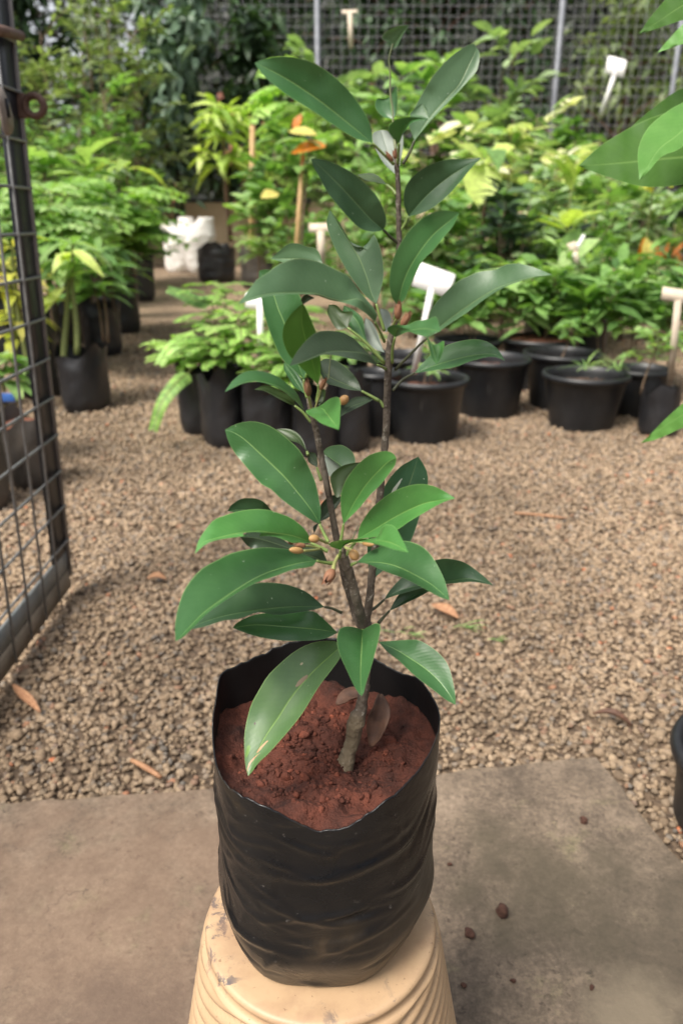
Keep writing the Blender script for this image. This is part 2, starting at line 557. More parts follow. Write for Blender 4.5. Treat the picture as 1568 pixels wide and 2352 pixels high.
def gravel_mat():
    m, n, l, p, o = nt('tan gravel')
    g = n.new('ShaderNodeNewGeometry')
    r = ramp(n, [(0.0, (.165, .118, .078)), (0.14, (.265, .188, .122)), (0.34, (.33, .238, .155)), (0.5, (.385, .282, .184)), (0.62, (.25, .188, .130)), (0.78, (.42, .310, .208)),
                 (0.88, (.28, .222, .168)), (0.95, (.18, .158, .135)), (0.990, (.32, .185, .115)), (0.9965, (.38, .20, .12)), (0.998, (.56, .18, .07)), (1.0, (.60, .20, .09))])
    l.new(g.outputs['Random Per Island'], r.inputs['Fac'])
    t = noise(n, l, 130, 4)
    r2 = ramp(n, [(0.3, .74), (0.7, 1.12)])
    l.new(t.outputs['Fac'], r2.inputs['Fac'])
    col = mix(n, l, 1.0, r.outputs['Color'], r2.outputs['Color'], 'MULTIPLY')
    t2 = noise(n, l, 1.7, 5)
    r3 = ramp(n, [(0.32, .62), (0.58, 1.0)])
    l.new(t2.outputs['Fac'], r3.inputs['Fac'])
    col = mix(n, l, 1.0, col, r3.outputs['Color'], 'MULTIPLY')
    l.new(col, p.inputs['Base Color'])
    p.inputs['Roughness'].default_value = .8
    p.inputs['Specular IOR Level'].default_value = .3
    bump(n, l, p, t.outputs['Fac'], .4, .002)
    return m

def build_gravel():
    R = np.random.default_rng(11)
    vs, fs, off = [], [], 0
    def zone(y0, y1, dens, smin, smax, sub, seed, zr):
        nonlocal off
        k = int(dens * (y1 - y0) * 2 * (.52 * y1 + .08))
        x = R.uniform(-(.52 * y1 + .08), .52 * y1 + .08, k); y = R.uniform(y0, y1, k)
        keep = (np.abs(x) < .50 * y + .10)
        keep &= ~inside(SLAB, x, y + .006)
        x, y = x[keep], y[keep]
        s = R.uniform(smin, smax, len(x)) * np.where(R.random(len(x)) < .05, 1.5, 1.0) * np.where(R.random(len(x)) < .25, .7, 1.0)
        z = R.uniform(zr[0], zr[1], len(x))
        # low trodden hollows
        for i in range(0): pass
        v, f = scatter_stones(x, y, z, s, sub, seed=seed)
        vs.append(v); fs.append(f + off); off += len(v)
    zone(.78, 1.9, 15500, .0042, .0088, 1, 3, (.000, .007))
    zone(1.9, 3.2, 9500, .0055, .0098, 1, 4, (.000, .008))
    zone(3.2, 6.5, 4200, .0080, .0130, 1, 5, (.000, .008))
    o = np_mesh('gravel', np.concatenate(vs), np.concatenate(fs), gravel_mat(), smooth=False)
    tag(o, kind='stuff')
build_gravel()

# ------------------------------------------------------------------ foliage engine
class Fol:
    T = np.array([0.0, .22, .5, .78, 1.0]); P = np.array([.06, .78, 1.0, .62, .02])
    def __init__(s):
        s.b, s.d, s.n, s.L, s.w, s.dr = [], [], [], [], [], []
    def add(s, b, d, n, L, w, dr=.2):
        s.b.append(b[:]); s.d.append(d[:]); s.n.append(n[:]); s.L.append(L); s.w.append(w); s.dr.append(dr)
    def build(s, name, mat, parent, fold=.25):
        b, d, nn = np.array(s.b), np.array(s.d), np.array(s.n)
        L, w, dr = np.array(s.L), np.array(s.w), np.array(s.dr)
        d = d / np.maximum(np.linalg.norm(d, axis=1, keepdims=True), 1e-9)
        nn = nn - d * np.sum(nn * d, 1, keepdims=True)
        nn = nn / np.maximum(np.linalg.norm(nn, axis=1, keepdims=True), 1e-6)
        sd = np.cross(d, nn)
        k = len(b)
        V = np.zeros((k, 15, 3))
        for i in range(5):
            t = s.T[i]
            c = b + d * (L * (t - .25 * dr * t ** 3))[:, None] - nn * (dr * L * t * t)[:, None]
            ww = (w * .5 * s.P[i])[:, None]
            V[:, i * 3 + 0] = c - sd * ww + nn * ww * fold
            V[:, i * 3 + 1] = c
            V[:, i * 3 + 2] = c + sd * ww + nn * ww * fold
        q = []
        for i in range(4):
            for j in range(2):
                q.append((i * 3 + j, i * 3 + j + 1, i * 3 + j + 4, i * 3 + j + 3))
        q = np.array(q)
        F = (q[None] + (np.arange(k) * 15)[:, None, None]).reshape(-1, 4)
        return np_mesh(name, V.reshape(-1, 3), F, mat, parent)

def rdir(az, el):
    return Vector((math.cos(az) * math.cos(el), math.sin(az) * math.cos(el), math.sin(el)))

UP = Vector((0, 0, 1))

def bezier(p0, p1, p2, n):
    return [(p0 * (1 - t) ** 2 + p1 * 2 * t * (1 - t) + p2 * t * t) for t in [i / (n - 1) for i in range(n)]]

def g_bush(base, h, r, R, nb=14, per=14, L=.08, w=.035, h0=.25, stems=3, droop=.25, sr=.008):
    """leafy shrub: several stems, side twigs, alternate leaves"""
    f, st = Fol(), MB()
    tops = []
    for s in range(stems):
        a = R.uniform(0, 6.28)
        top = base + Vector((math.cos(a) * r * .35 * R.random(), math.sin(a) * r * .35 * R.random(), h * R.uniform(.8, 1.0)))
        c = bezier(base + Vector((R.normal(0, .02), R.normal(0, .02), 0)), base.lerp(top, .5) + Vector((R.normal(0, .04), R.normal(0, .04), 0)), top, 9)
        st.tube(c, [sr * (1 - .75 * i / 8) for i in range(9)], 6)
        tops.append(c)
    for b in range(nb):
        c = tops[b % stems]
        t = h0 + (1 - h0) * (b + .5) / nb + R.normal(0, .03)
        t = min(max(t, .05), .99)
        p = c[int(t * 8)].lerp(c[min(int(t * 8) + 1, 8)], t * 8 % 1)
        az = b * 2.4 + R.normal(0, .4); el = R.uniform(.0, .8)
        ln = r * R.uniform(.55, 1.1) * (1.05 - .45 * t)
        q = p + rdir(az, el) * ln
        mid = p.lerp(q, .5) + Vector((0, 0, ln * .15))
        tw = bezier(p, mid, q, 6)
        st.tube(tw, [sr * .45 * (1 - .6 * i / 5) for i in range(6)], 4, cap=False)
        for k in range(per):
            tt = .18 + .82 * (k + R.random()) / per
            i = min(int(tt * 5), 4)
            pp = tw[i].lerp(tw[i + 1], tt * 5 - i)
            d = (tw[i + 1] - tw[i]).normalized()
            side = d.cross(UP)
            if side.length < .1: side = Vector((1, 0, 0))
            side = side.normalized() * (1 if k % 2 else -1)
            dd = (d * R.uniform(.2, .9) + side * R.uniform(.4, 1.0) + UP * R.uniform(-.25, .5)).normalized()
            nrm = UP + Vector((R.normal(0, .35), R.normal(0, .35), 0))
            f.add(pp + Vector((R.normal(0, .012), R.normal(0, .012), R.normal(0, .012))) * (r * 3), dd, nrm, L * R.uniform(.6, 1.2), w * R.uniform(.7, 1.2), droop * R.uniform(.3, 1.6))
    return f, st

def g_whorl(base, h, R, tiers=3, per=8, L=.18, w=.06, gap=.12, droop=.45, stems=1, sr=.008, lean=(0, 0), el=(.1, .8)):
    """sapling with big leaves in whorls at the stem ends"""
    f, st = Fol(), MB()
    for s in range(stems):
        o = Vector((0, 0, 0)) if stems == 1 else Vector((R.normal(0, .03), R.normal(0, .03), 0))
        top = base + o + Vector((lean[0] + R.normal(0, .02), lean[1] + R.normal(0, .02), h * (1 if s == 0 else R.uniform(.8, .97))))
        c = bezier(base + o, base.lerp(top, .5) + Vector((R.normal(0, .015), R.normal(0, .015), 0)), top, 9)
        st.tube(c, [sr * (1 - .5 * i / 8) for i in range(9)], 7)
        for t in range(tiers):
            p = top - (top - base).normalized() * gap * t
            for k in range(per):
                az = k * 6.283 / per + t * .6 + R.normal(0, .25)
                e = R.uniform(*el) * (1 - .3 * t)
                d = rdir(az, e)
                f.add(p + d * .01 + Vector((0, 0, R.normal(0, gap * .15))), d, UP + d * -.4 + Vector((R.normal(0, .15), R.normal(0, .15), 0)), L * R.uniform(.7, 1.15), w * R.uniform(.8, 1.15), droop * R.uniform(.5, 1.4))
    return f, st

def g_pinnate(base, h, R, fronds=12, FL=.3, pairs=14, L=.045, w=.016, stems=2, sr=.007, spread=.06, el=(.1, .9), sag=.45, h0=.35):
    """feathery plant: arching fronds carrying pairs of leaflets"""
    f, st = Fol(), MB()
    for s in range(stems):
        a = R.uniform(0, 6.28)
        b0 = base + Vector((math.cos(a) * spread * .4, math.sin(a) * spread * .4, 0))
        top = base + Vector((math.cos(a) * spread, math.sin(a) * spread, h * R.uniform(.8, 1)))
        c = bezier(b0, b0.lerp(top, .5), top, 7)
        st.tube(c, [sr * (1 - .6 * i / 6) for i in range(7)], 6)
        for k in range(fronds):
            t = h0 + (1 - h0) * (k + .6) / fronds
            i = min(int(t * 6), 5)
            p = c[i].lerp(c[i + 1], t * 6 - i)
            az = k * 2.4 + R.normal(0, .3); e = R.uniform(*el)
            ln = FL * R.uniform(.7, 1.15)
            q = p + rdir(az, e * .3) * ln - UP * sag * ln * R.uniform(.3, 1.2)
            m = p + rdir(az, e) * ln * .6
            fr = bezier(p, m, q, 9)
            st.tube(fr, [.0022 * (1 - .6 * j / 8) for j in range(9)], 4, cap=False)
            for j in range(pairs):
                tt = .15 + .85 * (j + .5) / pairs
                ii = min(int(tt * 8), 7)
                pp = fr[ii].lerp(fr[ii + 1], tt * 8 - ii)
                d = (fr[ii + 1] - fr[ii]).normalized()
                sd = d.cross(UP)
                if sd.length < .05: sd = Vector((1, 0, 0))
                sd.normalize()
                nn = sd.cross(d)
                taper = math.sin(math.pi * min(.95, .2 + .75 * tt)) ** .6
                for sg in (-1, 1):
                    f.add(pp, (sd * sg + d * .55 + Vector((0, 0, R.normal(0, .12)))).normalized(), nn, L * taper * R.uniform(.8, 1.15), w * R.uniform(.85, 1.15), .25)
    return f, st

def g_spiky(base, R, n=26, L=.5, w=.045):
    f, st = Fol(), MB()
    st.tube([base, base + Vector((0, 0, .12))], .02, 6)
    for k in range(n):
        d = rdir(k * 2.4, R.uniform(.5, 1.45))
        f.add(base + Vector((0, 0, .08)), d, UP - d * .6, L * R.uniform(.7, 1.1), w, .12)
    return f, st

def plant(name, label, cat, group, base, gen, mat, smat='stem_brown'):
    e = empty(name, base, label, cat, group)
    f, st = gen
    f.build('foliage', M[mat] if isinstance(mat, str) else mat, e)
    st.build('stem', M[smat], e)
    return e
# ------------------------------------------------------------------ upturned pot used as a stand
SX, SY = -0.0158, 0.442
TOPZ = 0.2975

def stand_mats():
    m, n, l, p, o = nt('beige fibre pot')
    tc = n.new('ShaderNodeTexCoord')
    a = noise(n, l, 7, 6, .6)
    r = ramp(n, [(0.3, (.33, .212, .118)), (0.5, (.42, .282, .165)), (0.7, (.49, .342, .208))])
    l.new(a.outputs['Fac'], r.inputs['Fac'])
    # dark rubbed scuffs on the flat base and its edge
    s = noise(n, l, 62, 6, .72, stretch=(1, 1, .6), dist=.5)
    big = noise(n, l, 15, 3, .5)
    rs = ramp(n, [(0.53, 0.0), (0.60, 1.0)])
    l.new(s.outputs['Fac'], rs.inputs['Fac'])
    rb = ramp(n, [(0.50, 0.0), (0.58, 1.0)])
    l.new(big.outputs['Fac'], rb.inputs['Fac'])
    sep = n.new('ShaderNodeSeparateXYZ'); l.new(tc.outputs['Object'], sep.inputs[0])
    zt = math_n(n, l, 'MULTIPLY', math_n(n, l, 'SUBTRACT', sep.outputs['Z'], TOPZ - .016 - .014), 400, True)
    fac = math_n(n, l, 'MULTIPLY', math_n(n, l, 'MULTIPLY', rs.outputs['Color'], rb.outputs['Color']), zt)
    col = mix(n, l, math_n(n, l, 'MULTIPLY', fac, .85), r.outputs['Color'], (.055, .055, .07))
    # grey-brown soil smears
    sm = noise(n, l, 22, 5, .65)
    rm = ramp(n, [(0.50, 0.0), (0.68, .5)])
    l.new(sm.outputs['Fac'], rm.inputs['Fac'])
    col = mix(n, l, math_n(n, l, 'MULTIPLY', rm.outputs['Color'], zt), col, (.27, .16, .10))
    sp = noise(n, l, 340, 2, .5)
    rp = ramp(n, [(0.70, 0.0), (0.74, .6)])
    l.new(sp.outputs['Fac'], rp.inputs['Fac'])
    col = mix(n, l, rp.outputs['Color'], col, (.16, .09, .05))
    l.new(col, p.inputs['Base Color'])
    p.inputs['Roughness'].default_value = .5
    bump(n, l, p, noise(n, l, 160, 4).outputs['Fac'], .08, .001)
    return m

def build_stand():
    e = empty('upturned_pot', (SX, SY, .016), 'beige swirl-grooved plastic pot standing upside down under the black planting bag', 'pot')
    H = TOPZ - .016
    seg = 200
    prof = []
    for r in (0.0005, .02, .05, .068, .0795): prof.append((r, H + .0))
    prof += [(.0845, H - .0001), (.0866, H - .0008), (.0879, H - .0024), (.0883, H - .0045), (.0872, H - .0066), (.0862, H - .0084), (.0876, H - .0108), (.0888, H - .0120)]
    nz = 150
    for i in range(nz):
        z = H - .0125 - (H - .0125) * i / (nz - 1)
        prof.append((None, z))
    def R0(z): return .0890 + (H - z) * .175
    vs = []
    for (r, z) in prof:
        for k in range(seg):
            ph = 2 * math.pi * k / seg
            if r is None:
                dz = H - .0125 - z
                ease = min(1, dz / .006)
                g = math.sin(13 * ph + dz * 470 + .35 * math.sin(3 * ph)); g = 1 - 2 * (0.5 - 0.5 * g) ** 2.2
                rr = R0(z) - .0016 * ease + .0022 * g * ease
            else:
                rr = r
            vs.append((SX + rr * math.cos(ph), SY + rr * math.sin(ph), .016 + z))
    f4 = []
    for i in range(len(prof) - 1):
        for k in range(seg):
            k2 = (k + 1) % seg
            f4.append((i * seg + k, (i + 1) * seg + k, (i + 1) * seg + k2, i * seg + k2))
    np_mesh('pot_body', vs, np.array(f4), stand_mats(), e)
build_stand()

# ------------------------------------------------------------------ the planting bag
BX, BY = -0.0125, 0.442
RIM = [ # (azimuth deg from +X counter-clockwise seen from above, view y of the rim)
    (-90, 1914), (-78, 1905), (-62, 1852), (-45, 1800), (-30, 1752), (-18, 1712), (-5, 1668), (8, 1632), (20, 1590), (32, 1560), (45, 1545),
    (58, 1520), (70, 1490), (82, 1470), (96, 1462), (110, 1478), (122, 1496), (134, 1516), (146, 1536), (154, 1556), (164, 1605), (176, 1650), (188, 1700), (202, 1750),
    (216, 1795), (232, 1832), (248, 1866), (260, 1898)]
BR = .0785
SOILZ = 0.449

def bag_r(phi):
    d = math.degrees(phi) % 360
    q = BR + .0016 * math.sin(3 * phi + 1) + .0012 * math.sin(5 * phi + .4)
    for a0, w, amp in ((152, 9, .0050), (262, 22, -.004), (35, 10, .003), (118, 8, .0015)):
        dd = (d - a0 + 180) % 360 - 180
        q += amp * math.exp(-(dd / w) ** 2)
    return q

def rim_z(phi):
    d = math.degrees(phi)
    d = (d + 90) % 360 - 90
    az = [a for a, _ in RIM] + [270]; ys = [y for _, y in RIM] + [1914]
    py = float(np.interp(d, az, ys))
    Y = BY + bag_r(phi) * math.sin(phi)
    return W(784, py, Y).z + .0016 * mnoise.noise(Vector((math.cos(phi) * 9, math.sin(phi) * 9, 2))) + .0010 * mnoise.noise(Vector((math.cos(phi) * 26, math.sin(phi) * 26, 7)))

def bag_mats():
    m, n, l, p, o = nt('dusty black film')
    tc = n.new('ShaderNodeTexCoord')
    mp = n.new('ShaderNodeMapping'); mp.inputs['Scale'].default_value = (11, 11, 17)
    mp.inputs['Rotation'].default_value = (0.1, .35, 0)
    l.new(tc.outputs['Object'], mp.inputs['Vector'])
    a = noise(n, l, 1.0, 6, .62, vec=mp.outputs['Vector'], dist=.9)
    c = noise(n, l, 11, 4, .6)
    mul = math_n(n, l, 'MULTIPLY', a.outputs['Fac'], math_n(n, l, 'ADD', c.outputs['Fac'], .5))
    r = ramp(n, [(0.38, (.0040, .0044, .0055)), (0.54, (.0065, .0065, .0072)), (0.63, (.0190, .0145, .0105)), (0.76, (.055, .037, .022))])
    l.new(mul, r.inputs['Fac'])
    sp = noise(n, l, 210, 3, .6)
    rp = ramp(n, [(0.68, 0.0), (0.74, .55)])
    l.new(sp.outputs['Fac'], rp.inputs['Fac'])
    l.new(mix(n, l, rp.outputs['Color'], r.outputs['Color'], (.10, .092, .085)), p.inputs['Base Color'])
    rr = ramp(n, [(0.35, .22), (0.65, .42)])
    l.new(mul, rr.inputs['Fac']); l.new(rr.outputs['Color'], p.inputs['Roughness'])
    p.inputs['Specular IOR Level'].default_value = .42
    mp2 = n.new('ShaderNodeMapping'); mp2.inputs['Scale'].default_value = (17, 17, 25)
    mp2.inputs['Rotation'].default_value = (.1, .2, 0)
    l.new(tc.outputs['Object'], mp2.inputs['Vector'])
    w = noise(n, l, 1.0, 5, .55, vec=mp2.outputs['Vector'], dist=1.2)
    mp3 = n.new('ShaderNodeMapping'); mp3.inputs['Scale'].default_value = (24, 24, 32); mp3.inputs['Rotation'].default_value = (.3, .5, .2)
    vm = n.new('ShaderNodeVectorMath'); vm.operation = 'MULTIPLY_ADD'
    l.new(w.outputs['Color'], vm.inputs[0]); vm.inputs[1].default_value = (.06, .06, .06); l.new(tc.outputs['Object'], vm.inputs[2])
    l.new(vm.outputs[0], mp3.inputs['Vector'])
    vo = n.new('ShaderNodeTexVoronoi'); vo.inputs['Scale'].default_value = 1.0
    l.new(mp3.outputs['Vector'], vo.inputs['Vector'])
    hh = math_n(n, l, 'ADD', math_n(n, l, 'MULTIPLY', w.outputs['Fac'], 1.0), math_n(n, l, 'MULTIPLY', vo.outputs['Distance'], .55))
    bump(n, l, p, hh, .28, .004)
    m2, n, l, p, o = nt('inner black film')
    t = noise(n, l, 26, 4)
    r = ramp(n, [(0.3, (.0045, .0045, .005)), (0.75, (.011, .0105, .0105))])
    l.new(t.outputs['Fac'], r.inputs['Fac']); l.new(r.outputs['Color'], p.inputs['Base Color'])
    p.inputs['Roughness'].default_value = .55
    p.inputs['Specular IOR Level'].default_value = .25
    bump(n, l, p, t.outputs['Fac'], .3, .004)
    return m, m2

def build_bag():
    e = empty('planting_bag', (BX, BY, TOPZ), 'large black polythene bag of red soil standing on the upturned beige pot', 'grow bag')
    mo, mi = bag_mats()
    seg, nz = 360, 130
    outer = []
    # sharp creases of slack film: ridges along short lines on the unrolled wall (arc length, height)
    R = np.random.default_rng(17)
    cre = []
    for k in range(96):
        ph0 = R.uniform(0, 2 * np.pi); z0 = R.uniform(.004, .150)
        ang = R.normal(0, .28) + (.35 if math.cos(ph0) > .3 else -.35 if math.cos(ph0) < -.3 else 0)
        if R.random() < .16: ang = R.uniform(.9, 2.2)
        ln = R.uniform(.012, .052) * (.6 if abs(ang) > .9 else 1)
        cre.append((ph0, z0, math.cos(ang), math.sin(ang), ln, R.uniform(.0016, .0042), R.uniform(.0008, .0022) * (1 if R.random() < .6 else -1)))
    # long folds pulled from the low front edge round to both sides
    cre += [(-1.15, .146, .93, .36, .040, .0045, .0022), (-2.05, .146, .94, -.34, .040, .0045, .0022), (-.75, .128, .96, .28, .045, .0050, .0018), (-2.45, .120, .95, -.30, .045, .0050, .0018),
            (-1.5, .118, .995, .09, .050, .0050, .0020), (-1.7, .082, .99, -.10, .055, .0045, .0017), (-1.2, .058, .98, .20, .050, .0045, .0018), (-2.3, .050, .96, -.27, .042, .0045, .0018)]
    for i in range(nz + 1):
        t = i / nz
        for k in range(seg):
            ph = 2 * math.pi * k / seg
            zr = rim_z(ph) - TOPZ
            z = zr * t
            r = bag_r(ph)
            if z < .046:                                  # rounded, sagging foot
                r = r - .0145 * (1 - z / .046) ** 1.8
            x, y, zz = r * math.cos(ph), r * math.sin(ph), z
            soft = .0018 * mnoise.noise(Vector((x * 20 + zz * 14, y * 20, zz * 34 - x * 10)))
            outer.append((ph, zz, r, soft, zr))
    A = np.array(outer)
    PH, ZZ, RR, SO, ZR = A.T
    D = np.zeros(len(A))
    for (ph0, z0, ca, sa, ln, wd, am) in cre:
        dp = (PH - ph0 + np.pi) % (2 * np.pi) - np.pi
        u = dp * BR; v = ZZ - z0
        al = u * ca + v * sa
        ac = -u * sa + v * ca + .004 * np.sin(al * 60 + ph0 * 7)
        D += 1.3 * am * np.clip(1 - np.abs(al) / ln, 0, 1) ** .7 * np.clip(1 - np.abs(ac) / wd, 0, 1) * np.where(ac > 0, 1.0, .8)
    Dg = D.reshape(nz + 1, seg)
    for _ in range(2):
        Dg = (Dg + np.roll(Dg, 1, 1) + np.roll(Dg, -1, 1)) / 3
        Dg[1:-1] = (Dg[1:-1] + Dg[:-2] + Dg[2:]) / 3
    D = Dg.reshape(-1) * 1.15
    amp = .10 + .90 * np.clip(((SOILZ - .006 - TOPZ) - ZZ) / .012, 0, 1)
    amp = amp * np.clip(ZZ / .006 + .2, 0, 1)
    r2 = RR + (SO + D) * amp + .0012 * np.sin(PH * 2 + ZZ * 40) * np.clip((.12 - ZZ) / .03, 0, 1)
    outer = np.stack([BX + r2 * np.cos(PH), BY + r2 * np.sin(PH), TOPZ + .0012 + ZZ], 1)
    outer = np.array(outer)
    inner = outer.copy()
    cen = np.array([BX, BY])
    d = inner[:, :2] - cen
    inner[:, :2] = cen + d * (1 - .0009 / np.linalg.norm(d, axis=1, keepdims=True))
    N = (nz + 1) * seg
    f, mid = [], []
    for i in range(nz):
        for k in range(seg):
            k2 = (k + 1) % seg
            f.append((i * seg + k, i * seg + k2, (i + 1) * seg + k2, (i + 1) * seg + k)); mid.append(0)
            if i > 42:
                f.append((N + i * seg + k, N + (i + 1) * seg + k, N + (i + 1) * seg + k2, N + i * seg + k2)); mid.append(1)
    for k in range(seg):
        k2 = (k + 1) % seg
        f.append((nz * seg + k, nz * seg + k2, N + nz * seg + k2, N + nz * seg + k)); mid.append(0)
    base = 2 * N
    V = np.vstack([outer, inner, [[BX, BY, TOPZ + .0012]]])
    f3 = np.array([(base, (k + 1) % seg, k) for k in range(seg)])
    np_mesh('bag_film', V, [np.array(f), f3], [mo, mi], e, midx=mid + [0] * seg)
    # soil with crumbs
    m, n, l, p, o = nt('crumbly red soil')
    a = noise(n, l, 30, 6, .7)
    b = noise(n, l, 160, 4, .7)
    r = ramp(n, [(0.30, (.018, .006, .004)), (0.46, (.070, .020, .0115)), (0.60, (.112, .031, .017)), (0.76, (.205, .056, .027))])
    l.new(a.outputs['Fac'], r.inputs['Fac'])
    g = n.new('ShaderNodeNewGeometry')
    rg = ramp(n, [(0.0, .7), (0.7, 1.1), (0.95, 1.35), (1.0, 2.0)])
    l.new(g.outputs['Random Per Island'], rg.inputs['Fac'])
    l.new(mix(n, l, 1.0, r.outputs['Color'], rg.outputs['Color'], 'MULTIPLY'), p.inputs['Base Color'])
    p.inputs['Roughness'].default_value = .85
    p.inputs['Specular IOR Level'].default_value = .35
    bump(n, l, p, math_n(n, l, 'ADD', a.outputs['Fac'], math_n(n, l, 'MULTIPLY', b.outputs['Fac'], .6)), .9, .006)
    V, f4 = [], []
    nr, sg = 46, 150
    def hgt(x, y):
        q = Vector((x * 1.0, y * 1.0, .3))
        h = .0060 * mnoise.noise(q * 22) + .0058 * mnoise.noise(q * 60 + Vector((4, 1, 0))) + .0028 * mnoise.noise(q * 140) + .0015 * mnoise.noise(q * 300)
        dx, dy = x - .027, y + .004
        h -= .009 * math.exp(-((dx + .004) ** 2 + dy ** 2) / .00022)
        return h
    for i in range(nr + 1):
        for k in range(sg):
            ph = 2 * math.pi * k / sg
            rr = (bag_r(ph) - .0006) * (i / nr)
            x, y = rr * math.cos(ph), rr * math.sin(ph)
            z = SOILZ + hgt(x, y) + (.007 * ((i / nr) ** 7))
            e_ = i / nr
            if e_ > .75: z = min(z, rim_z(ph) - .0022 + (1 - e_) * .055)
            V.append((BX + x, BY + y, z))
    for k in range(sg):                                   # the soil goes on down inside the bag
        q = V[nr * sg + k]
        V.append((BX + (q[0] - BX) * .93, BY + (q[1] - BY) * .93, q[2] - .02))
    for i in range(nr + 1):
        for k in range(sg):
            k2 = (k + 1) % sg
            f4.append((i * sg + k, i * sg + k2, (i + 1) * sg + k2, (i + 1) * sg + k))
    R = np.random.default_rng(5)
    kk = 900
    rr = .068 * np.sqrt(R.random(kk)); aa = R.uniform(0, 6.28, kk)
    sx, sy = rr * np.cos(aa), rr * np.sin(aa)
    sz = np.array([SOILZ + hgt(a_, b_) for a_, b_ in zip(sx, sy)]) 
    size = R.uniform(.0008, .0024, kk) * np.where(R.random(kk) < .04, 2.0, 1)
    vv, ff = scatter_stones(sx + BX, sy + BY, sz, size, 2, (.6, 1.0), 9)
    n0 = len(V)
    soil = np_mesh('soil', np.vstack([np.array(V), vv]), [np.array(f4), ff + n0], m, e)
build_bag()

# ------------------------------------------------------------------ the sapodilla seedling
CR = dict(A=(850, 50, 1.7422), B=(1050, 500, 2.24), C=(800, 800, 2.6133), D=(1250, 700, 2.24), E=(750, 1200, 2.6133), F=(750, 1450, 3.136),
          G=(1050, 1500, 2.6133), H=(600, 1850, 2.6133), I=(1100, 1850, 2.24), J=(750, 2150, 2.6133), K=(0, 0, .65333), Q=(1200, 700, 1.3067))
def P(c, *pts):
    x0, y0, s = CR[c]
    return [((x0 + x / s) * .65333, (y0 + y / s) * .65333) for x, y in pts]

